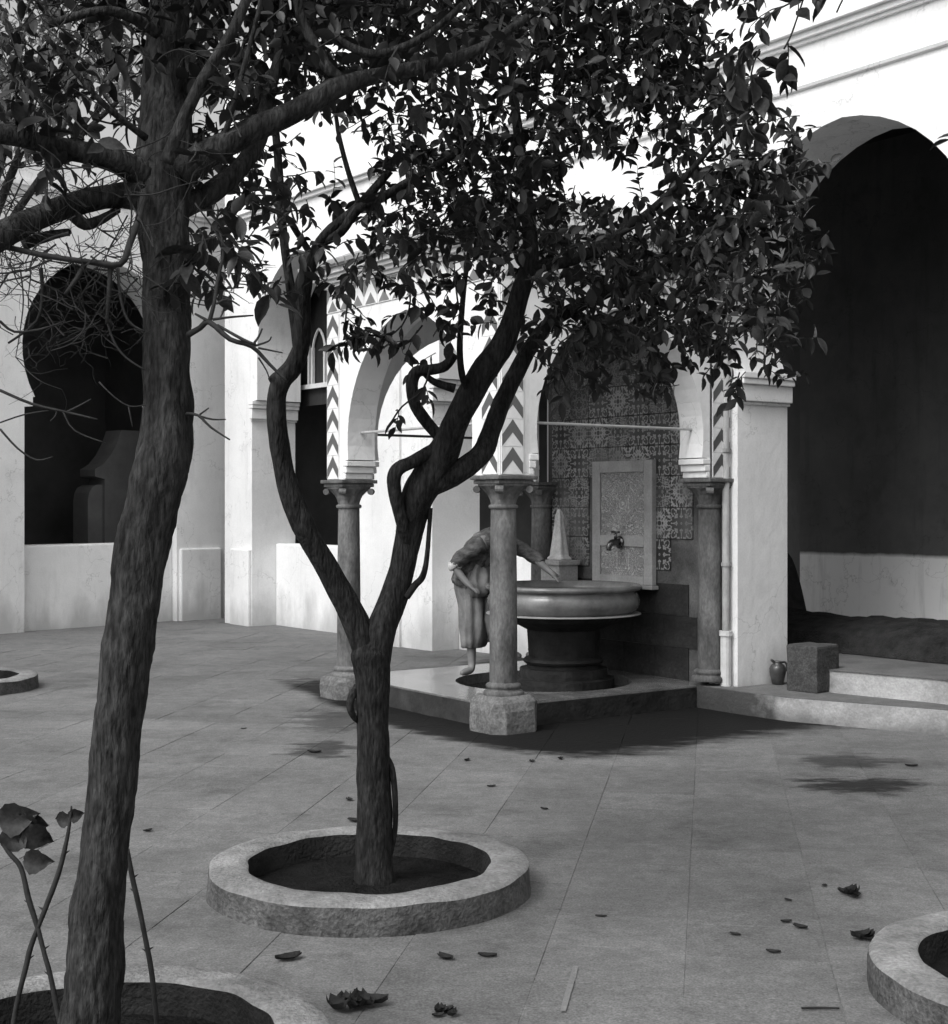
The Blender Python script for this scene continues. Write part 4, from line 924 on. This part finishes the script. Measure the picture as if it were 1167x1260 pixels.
# bare twig tangle around the low left boughs
rt = random.Random(5)
def bare(p, d, L, r, depth):
    pts = [p]; q = p.copy(); dd = d.normalized()
    for k in range(3):
        dd = (dd + Vector((rt.gauss(0,.34), rt.gauss(0,.3), rt.gauss(.04,.34)))).normalized(); q = q + dd*L/3; pts.append(q.copy())
    t1.wtwig(pts, [r, r*.8, r*.65, r*.4], 5, 3)
    if depth:
        for k in range(rt.randint(2,3)):
            i = rt.randint(1,3); nd = dd + Vector((rt.gauss(0,.8), rt.gauss(0,.8), rt.gauss(0,.8)))
            bare(pts[i], nd, L*rt.uniform(.5,.8), r*.6, depth-1)
for k in range(64):
    px = rt.uniform(0,180); py = rt.uniform(215,350)
    bare(P(px, py, D1 + rt.uniform(-.3,.25)), Vector((rt.gauss(0,1), rt.gauss(0,.6), rt.gauss(-.35,.6))), rt.uniform(.10,.26), rt.uniform(.0016,.0034), 2)
for k in range(22):
    px = rt.uniform(0,170); py = rt.uniform(350,450)
    bare(P(px, py, D1 + rt.uniform(-.3,.1)), Vector((rt.gauss(0,1), rt.gauss(0,.5), rt.gauss(0,.6))), rt.uniform(.08,.18), rt.uniform(.0012,.0024), 2)
for k in range(10):
    bare(P(rt.uniform(245,300), rt.uniform(300,390), D1 + rt.uniform(-.1,.2)), Vector((rt.gauss(.3,1), rt.gauss(0,.5), rt.gauss(-.2,.6))), rt.uniform(.06,.13), .002, 1)
for k in range(40):
    bare(P(rt.uniform(20,190), rt.uniform(-60,200), D1 + rt.uniform(-.2,.4)), Vector((rt.gauss(0,1), rt.gauss(0,.6), rt.gauss(0,1))), rt.uniform(.12,.3), rt.uniform(.002,.004), 1)
r1 = random.Random(21)
fill(t1, GRID1, lambda x, y: D1 + .35 + (.25 if x > 250 else 0), .24, .064, 2.9, r1, (5,8))
for pts, n in (([(240,250,3.9),(262,280,3.9),(275,300,3.9),(320,345,3.9)], 5), ([(50,190,3.8),(70,215,3.8)], 2), ([(20,95,3.8),(60,140,3.8)], 4), ([(250,290,3.9),(248,320,3.9)], 3)): spray(t1, pts, .085, n, r1)
t1.finish()
# ---- third tree, in the kerb ring before the left wing (trunk just outside the picture)
t3 = Tree('courtyard_tree', 'paler leafy tree rising before the left wing roofline', 'tree', T3C, M_BARK2, M_LEAF2)
r3 = random.Random(31)
bx = CX + F*T3C.x/T3C.y
t3.limb([(bx,852,12.4,20),(bx-5,700,12.4,14),(bx+5,540,12.4,12),(bx+10,380,12.4,10),(bx+30,260,12.4,8),(bx+60,150,12.4,6),(bx+80,30,12.4,4)], 'trunk', 12)
for (ex, ey) in ((150,120),(60,60),(120,10),(-120,150),(-200,60),(20,150)):
    t3.limb([(bx+12,360,12.4,7),((bx+ex)/2,(260+ey)/2+30,12.4+r3.uniform(-.5,.5),5),(ex,ey,12.4+r3.uniform(-.8,.8),3)], seg=6)
for k in range(430):
    a = r3.uniform(0,6.28); rr = math.sqrt(r3.random())
    px = 10 + 190*rr*math.cos(a); py = 55 + 130*rr*math.sin(a) - (20 if px > 100 else 0)
    t3.sprig(P(px, py, 12.4 + r3.gauss(0,.7)), Vector((r3.gauss(0,1), r3.gauss(0,1), r3.gauss(0,.7))), r3.uniform(.18,.3), r3.randint(6,10), .10, r3)
t3.finish()
# ---- fourth tree, in the right-hand kerb ring: only one spray of it reaches into the picture
t4 = Tree('citrus_tree', 'citrus spray with large leaves hanging before the right wing cornice', 'tree', T4C, M_BARK, M_LEAF)
r4 = random.Random(41)
t4.limb([(1332,1215,4.6,28),(1330,1050,4.6,25),(1326,800,4.6,24),(1318,600,4.6,22),(1310,420,4.6,20),(1290,250,4.6,16),(1270,80,4.6,12),(1240,-80,4.6,8),(1180,-180,4.6,6)], 'trunk', 12)
t4.limb([(1270,80,4.6,8),(1200,-30,4.6,5),(1120,-60,4.6,4),(1040,-40,4.6,3),(990,-10,4.6,2.5)], seg=7)
t4.limb([(1310,420,4.6,9),(1380,300,4.7,7),(1450,150,4.8,5),(1500,0,4.8,3)], seg=7)
for pts, n in (([(1060,-50,4.6),(1010,-15,4.6),(960,10,4.6),(930,30,4.6)], 4), ([(990,-5,4.6),(975,40,4.6),(965,60,4.6)], 2), ([(950,15,4.6),(910,70,4.6),(900,110,4.6)], 4), ([(1100,-60,4.6),(1050,-20,4.6),(1030,15,4.6)], 2), ([(935,60,4.7),(925,90,4.7),(930,130,4.7)], 3)): spray(t4, pts, .085, n, r4)
for k in range(150):
    px = r4.uniform(1200,1560); py = r4.uniform(-250,180)
    t4.sprig(P(px, py, 4.6 + r4.gauss(0,.4)), Vector((r4.gauss(0,1), r4.gauss(0,1), r4.gauss(-.1,.7))), r4.uniform(.12,.2), r4.randint(5,8), .085, r4)
t4.finish()
# ---- thorny shoots in the foreground ring
def broad_leaf():
    bm = bmesh.new(); g = []; rb = random.Random(77)
    for i in range(10):
        f = i/9; w = .36*math.sin(math.pi*min(1, .04+.96*f**.8))*(1+.10*(i%2)); row = []
        for j in range(5):
            q = j/4*2-1; row.append(bm.verts.new((q*w + rb.gauss(0,.008), f*1.0 - abs(q)*.05, .16*abs(q)*math.sin(math.pi*f) - .30*f*f + rb.gauss(0,.015))))
        g.append(row)
    for i in range(9):
        for j in range(4): bm.faces.new((g[i][j], g[i+1][j], g[i+1][j+1], g[i][j+1]))
    me = bpy.data.meshes.new('leaf'); bm.to_mesh(me); bm.free(); me.materials.append(M_LEAF); me.shade_smooth(); return me
def shoot(label, pts, thorns, leaves=()):
    b0 = P(pts[0][0], pts[0][1], pts[0][2]); root = empty('thorny_shoot', b0); tag(root, label, 'shoot', 'thorny shoots in the foreground kerb ring')
    bm = bmesh.new(); tube(bm, [P(a,b_,d)-b0 for a,b_,d,r in pts], [.72*r*d/F for a,b_,d,r in pts], 7, .2); 
    ps = [P(a,b_,d)-b0 for a,b_,d,r in pts]
    for f, sx in thorns:
        i = min(len(ps)-2, int(f*(len(ps)-1))); t = f*(len(ps)-1)-i; p = ps[i]*(1-t)+ps[i+1]*t
        tube(bm, [p, p+Vector((sx*.008,0,.004)), p+Vector((sx*.018,0,.010))], [.005,.003,.0006], 5, sub=1)
    obj('stem', bm, M_TWIG2, root, smooth=True)
    me = broad_leaf()
    for (px, py, d, L, ang, tilt) in leaves:
        o = bpy.data.objects.new('leaf', me); C.objects.link(o); o.parent = root; o.location = P(px,py,d)-b0; o.scale = (L*1.05, L*.9, L); o.rotation_euler = (math.radians(80+tilt), math.radians(ang), 0)
d_ = 4.15
shoot('thorny leafless shoot right of the thick leaning trunk', [(195,1284,4.2,4.8),(188,1206,4.2,4.5),(180,1160,4.2,4.5),(171,1115,4.2,4.5),(163,1080,4.2,4.2),(157,1045,4.2,3.5)], [(.15,1),(.35,-1),(.36,1),(.7,-1),(.8,1)])
shoot('upright thorny shoot crossing another left of the leaning trunk', [(8,1315,4.0,4.8),(20,1240,4.0,4.6),(32,1190,4.0,4.5),(38,1165,4.0,4.5),(55,1120,4.0,4.5),(72,1075,4.0,4.5),(82,1035,4.0,4),(87,1005,4.0,2.8),(88,992,4.0,1.5)], [(.3,1),(.5,-1),(.7,1)], [(86,1008,4.0,.06,-95,0),(84,1005,4.0,.05,80,5)])
shoot('leaning thorny shoot with broad dark leaves left of the leaning trunk', [(85,1315,4.0,4.8),(72,1250,4.0,4.6),(62,1200,4.0,4.5),(55,1175,4.0,4.5),(46,1140,4.0,4.5),(35,1105,4.0,4.5),(26,1068,4.0,4.2),(10,1048,4.0,4),(-12,1015,4.0,3)], [(.25,-1),(.4,1),(.6,-1)], [(12,1046,4.0,.10,20,10),(14,1015,4.0,.12,100,-10),(30,1022,4.0,.10,120,0),(30,1058,4.0,.09,95,20),(0,1010,4.0,.12,80,20),(20,1005,4.0,.10,140,0)])
# ================================================================== dead leaves and litter
def litter_mesh(seed, clump):
    bm = bmesh.new(); r = random.Random(seed); n = 6 if clump else 1
    for k in range(n):
        L = r.uniform(.07,.11) if clump else .09; a = r.uniform(0,6.28) if clump else 0; ox = r.gauss(0,.025)*clump; oy = r.gauss(0,.02)*clump; cz = r.uniform(.012,.03)
        g = [[None]*4 for _ in range(7)]
        for i in range(7):
            f = i/6; w = L*.30*math.sin(math.pi*(.08+.84*f))
            for j in range(4):
                s = j/3*2-1; x = (f-.5)*L; y = s*w; z = .004 + cz*(s*s*.9 + (f-.5)**2*2.2) + .004*r.random()
                g[i][j] = bm.verts.new((ox + x*math.cos(a)-y*math.sin(a), oy + x*math.sin(a)+y*math.cos(a), z))
        for i in range(6):
            for j in range(3): bm.faces.new((g[i][j], g[i+1][j], g[i+1][j+1], g[i][j+1]))
    me = bpy.data.meshes.new('litter'); bm.to_mesh(me); bm.free(); me.materials.append(M_DEAD); return me
single = [litter_mesh(s_, 0) for s_ in (1,2,3)]; clumps = [litter_mesh(s_, 1) for s_ in (4,5,6)]
LIT = [(355,1181,1.3),(548,1180,1.0),(600,1177,.9),(605,968,.7),(670,996,.6),(655,937,.9),(690,934,.8),(387,926,1.2),(1122,943,1.0),(970,1108,.5),(182,1023,.7),(40,773,1.0),(68,771,1.0),(575,936,.8),(300,897,.6),(430,985,.8),(740,1128,.6),(437,1011,1.2),(1015,1090,.5),(905,1150,.6),(952,1172,.7),(985,1142,.8),(968,1135,.6)]
rl = random.Random(3)
LAND = [('beside the kerb ring of the forked tree', T2C), ('at the foot of the leaning trunk', T1C), ('before the chipped kerb ring', T4C), ('in front of the pavilion', Vector((.4, 8.3, 0))),
        ('below the steps of the right wing', Vector((2.6, 8.9, 0))), ('along the parapet of the left wing', Vector((-5.4, 18.0, 0))), ('on open paving left of the pavilion', Vector((-1.6, 9.5, 0)))]
for (px, py, s_) in LIT:
    o = bpy.data.objects.new('fallen_leaf', rl.choice(single)); C.objects.link(o); o.location = Gp(px,py); o.rotation_euler = (0,0,rl.uniform(0,6.28)); o.scale = (s_*.85,s_*.85,s_*.4)
    g_ = o.location; best = min(LAND, key=lambda q: (g_ - q[1]).length)
    tag(o, 'small dark curled dead leaf ' + best[0], 'leaf', 'dead leaves ' + best[0])
for (px, py, s_, lb) in ((438,1238,1.15,'crumpled clump of dead leaves between the two nearest kerb rings'), (1046,1102,.95,'dark clump of dead leaves on the paving before the steps'), (1066,1156,.95,'dark clump of dead leaves against the chipped kerb ring'), (545,1248,.6,'tiny wad of dead leaves beside the larger crumpled clump')):
    o = bpy.data.objects.new('leaf_clump', rl.choice(clumps)); C.objects.link(o); o.location = Gp(px,py); o.rotation_euler = (0,0,rl.uniform(0,6.28)); o.scale = (s_*.95,s_*.95,s_*.8)
    tag(o, lb, 'leaf clump')
bm = bmesh.new(); a = Gp(1010,1243); tube(bm, [(-.06,0,.006),(0,.003,.006),(.06,0,.006)], [.004,.004,.003], 6); o = obj('stick', bm, M_DEAD); o.location = a; tag(o, 'short dark stick lying on the paving', 'stick')
bm = bmesh.new(); p0 = Gp(709,1190); p1 = Gp(693,1246); pts = []
for k in range(9):
    f = k/8; p = p0*(1-f)+p1*f; pts.append((p.x+.010+.004*mnoise.noise(p*30), p.y, .0035))
for k in range(8,-1,-1):
    f = k/8; p = p0*(1-f)+p1*f; pts.append((p.x-.010+.004*mnoise.noise(p*41), p.y, .0035))
lo = [bm.verts.new(p) for p in pts]; bm.faces.new(lo); o = obj('mortar_smear', bm, M_MORTAR); tag(o, 'pale smear of mortar along a paving joint', 'mortar')
# ================================================================== person washing at the basin
pr_ = empty('person', (.02, 12.10, .172), math.atan2(-.42, .90))
tag(pr_, 'person in dark shirt and baggy pale trousers bending over the basin', 'person')
def skin_mesh(name, verts, edges, radii, m, root_i=0, sub=2):
    me = bpy.data.meshes.new(name); me.from_pydata(verts, edges, []); me.materials.append(m)
    o = bpy.data.objects.new(name, me); C.objects.link(o); o.parent = pr_
    sk = o.modifiers.new('skin', 'SKIN'); sk.use_smooth_shade = True
    for i, r in enumerate(radii):
        rr = r if isinstance(r, tuple) else (r, r)
        me.skin_vertices[0].data[i].radius = rr
    me.skin_vertices[0].data[root_i].use_root = True
    ss = o.modifiers.new('subdiv', 'SUBSURF'); ss.levels = sub; ss.render_levels = sub
    return o
V = []; E = []; RD = []
def jv(p, r, par=None):
    V.append(p); RD.append(r); i = len(V)-1
    if par is not None: E.append((par, i))
    return i
pel = jv((-.06,0,.80), (.12,.14)); sp1 = jv((-.03,0,.95), (.105,.13), pel); ch = jv((.06,0,1.08), (.11,.15), sp1); nb = jv((.17,0,1.15), (.08,.13), ch)
nk = jv((.21,0,1.15), .055, nb); hd = jv((.24,0,1.14), .08, nk); hd2 = jv((.285,0,1.085), .085, hd); hd3 = jv((.315,0,1.04), .06, hd2)
# standing leg
h1 = jv((-.06,-.09,.74), .085, pel); k1 = jv((-.01,-.09,.43), .058, h1); a1 = jv((.0,-.09,.10), .034, k1); f1 = jv((.005,-.11,.04), .036, a1); e1 = jv((-.02,-.18,.03), .034, f1); e1b = jv((-.035,-.235,.022), .020, e1)
# lifted leg, foot on the basin plinth
h2 = jv((-.04,.09,.74), .085, pel); k2 = jv((.24,.10,.60), .060, h2); a2 = jv((.22,.10,.24), .036, k2); f2 = jv((.25,.10,.18), .038, a2); e2 = jv((.33,.10,.16), .032, f2); e2b = jv((.38,.10,.15), .02, e2)
# arms: near (camera side, -y) bent, far reaching forward
s1_ = jv((.12,-.18,1.10), .055, nb); el1 = jv((-.09,-.26,.92), .040, s1_); w1 = jv((.02,-.25,.79), .028, el1); hn1 = jv((.06,-.24,.755), (.036,.022), w1)
s2_ = jv((.22,.18,1.11), .055, nb); el2 = jv((.42,.22,1.00), .042, s2_); w2 = jv((.58,.20,.88), .030, el2); hn2 = jv((.63,.19,.845), (.036,.022), w2)
for hn, base, fw in ((hn1, Vector((.06,-.24,.755)), Vector((.75,.1,-.5))), (hn2, Vector((.63,.19,.845)), Vector((.7,-.1,-.6)))):
    fw.normalize(); sd = Vector((0,1,0)); 
    for q, (o_, ln) in enumerate(((-.027,.062),(-.009,.072),(.009,.070),(.027,.056))):
        b0 = base + fw*.03 + sd*o_; m1 = b0 + fw*ln*.5; m2 = m1 + (fw+Vector((0,0,-.45))).normalized()*ln*.5
        i1 = jv(tuple(b0), .011, hn); i2 = jv(tuple(m1), .010, i1); jv(tuple(m2), .008, i2)
    tb = base + sd*.03; i1 = jv(tuple(tb + Vector((.01,.012,-.005))), .012, hn); jv(tuple(tb + Vector((.035,.02,-.02))), .009, i1)
skin_mesh('body', V, E, RD, M_SKIN)
def loft(bm, rings, wr=0.0, seed=0, seg=36, close=(True,True)):
    """rings: centre, axis-x half width, axis-y half width, tilt (about y), wrinkle"""
    prev = None
    for k, (c, rx, ry, tilt) in enumerate(rings):
        ring = []
        for i in range(seg):
            t = 2*math.pi*i/seg
            w = 1 + wr*(mnoise.noise(Vector((math.cos(t)*2.2+seed, math.sin(t)*2.2, c[2]*3))) + .6*math.sin(7*t+seed+c[2]*9)*.5 + .5*mnoise.noise(Vector((math.cos(t)*5, math.sin(t)*5+seed, c[2]*14))))
            x = rx*w*math.cos(t); y = ry*w*math.sin(t)
            ring.append(bm.verts.new((c[0]+x*math.cos(tilt), c[1]+y, c[2]-x*math.sin(tilt))))
        if prev:
            for i in range(seg): bm.faces.new((prev[i], prev[(i+1)%seg], ring[(i+1)%seg], ring[i]))
        elif close[0]: bm.faces.new(ring[::-1])
        prev = ring
    if close[1]: bm.faces.new(prev)
bm = bmesh.new()
loft(bm, [((-.01,-.03,.225),.085,.125,0),((-.01,-.03,.235),.095,.14,0),((-.005,-.02,.30),.105,.155,0),((.0,-.01,.40),.118,.17,0),((.0,0,.50),.125,.175,0),((-.01,0,.60),.13,.175,0),((-.03,0,.70),.132,.17,.1),((-.05,0,.78),.132,.165,.2),((-.05,0,.86),.125,.16,.35),((-.03,0,.92),.11,.15,.45)], .26, 2, 64)
tr = obj('trousers', bm, M_TROUSER, pr_, smooth=True)
bm = bmesh.new(); loft(bm, [((.04,.08,.70),.10,.12,1.0),((.12,.08,.66),.12,.13,1.1),((.185,.08,.57),.125,.13,.4),((.185,.08,.46),.13,.135,0),((.18,.08,.36),.13,.13,-.15),((.18,.08,.30),.115,.12,-.25),((.18,.08,.285),.09,.10,-.25)], .34, 5, 48); obj('trouser_leg', bm, M_TROUSER, tr, smooth=True)
bm = bmesh.new()
loft(bm, [((-.055,0,.74),.138,.17,.2),((-.05,0,.77),.146,.178,.22),((-.045,0,.83),.138,.172,.3),((-.035,0,.90),.13,.17,.42),((-.015,0,.96),.125,.17,.55),((.02,0,1.03),.12,.178,.7),((.07,0,1.09),.115,.185,.9),((.13,0,1.13),.105,.185,1.05),((.19,0,1.15),.10,.16,1.2),((.23,0,1.145),.07,.09,1.3)], .20, 8, 64)
sh = obj('shirt', bm, M_SHIRT, pr_, smooth=True)
bm = bmesh.new(); tube(bm, [(-.055,-.252,.955),(-.085,-.262,.925),(-.075,-.262,.900)], [.054,.056,.044], 16, .3, sub=3); obj('cuff', bm, M_HEADCLOTH, sh, smooth=True)
bm = bmesh.new()
loft(bm, [((.06,-.06,.66),.055,.10,0),((.055,-.06,.70),.085,.12,0),((.045,-.055,.78),.095,.125,.1),((.045,-.04,.86),.09,.125,.25),((.06,-.02,.93),.07,.11,.5)], .3, 3, 40); obj('apron', bm, M_TROUSER, pr_, smooth=True)
bm = bmesh.new(); tube(bm, [(.13,-.15,1.11),(.06,-.21,1.06),(-.02,-.245,.99),(-.08,-.26,.935),(-.075,-.258,.91)], [.072,.066,.06,.054,.038], 20, .3); obj('sleeve', bm, M_SHIRT, sh, smooth=True)
bm = bmesh.new(); tube(bm, [(.18,.15,1.12),(.29,.2,1.07),(.39,.22,1.02),(.48,.215,.965),(.51,.21,.94)], [.072,.066,.058,.05,.038], 20, .3); obj('sleeve', bm, M_SHIRT, sh, smooth=True)
bm = bmesh.new(); bmesh.ops.create_uvsphere(bm, u_segments=24, v_segments=14, radius=1.0)
for v in bm.verts:
    q = v.co.copy(); w = 1 + .08*math.sin(9*q.z+3*math.atan2(q.y,q.x)) + .06*mnoise.noise(q*3)
    v.co = Vector((q.x*.12*w, q.y*.10*w, q.z*.09*w)) + (Vector((-.05,0,.05))*max(0, -q.x+q.z-1.0))
bmesh.ops.rotate(bm, verts=bm.verts[:], cent=(0,0,0), matrix=Matrix.Rotation(.9,3,'Y'))
o = obj('headcloth', bm, M_HEADCLOTH, pr_, smooth=True); o.location = (.235,0,1.155)
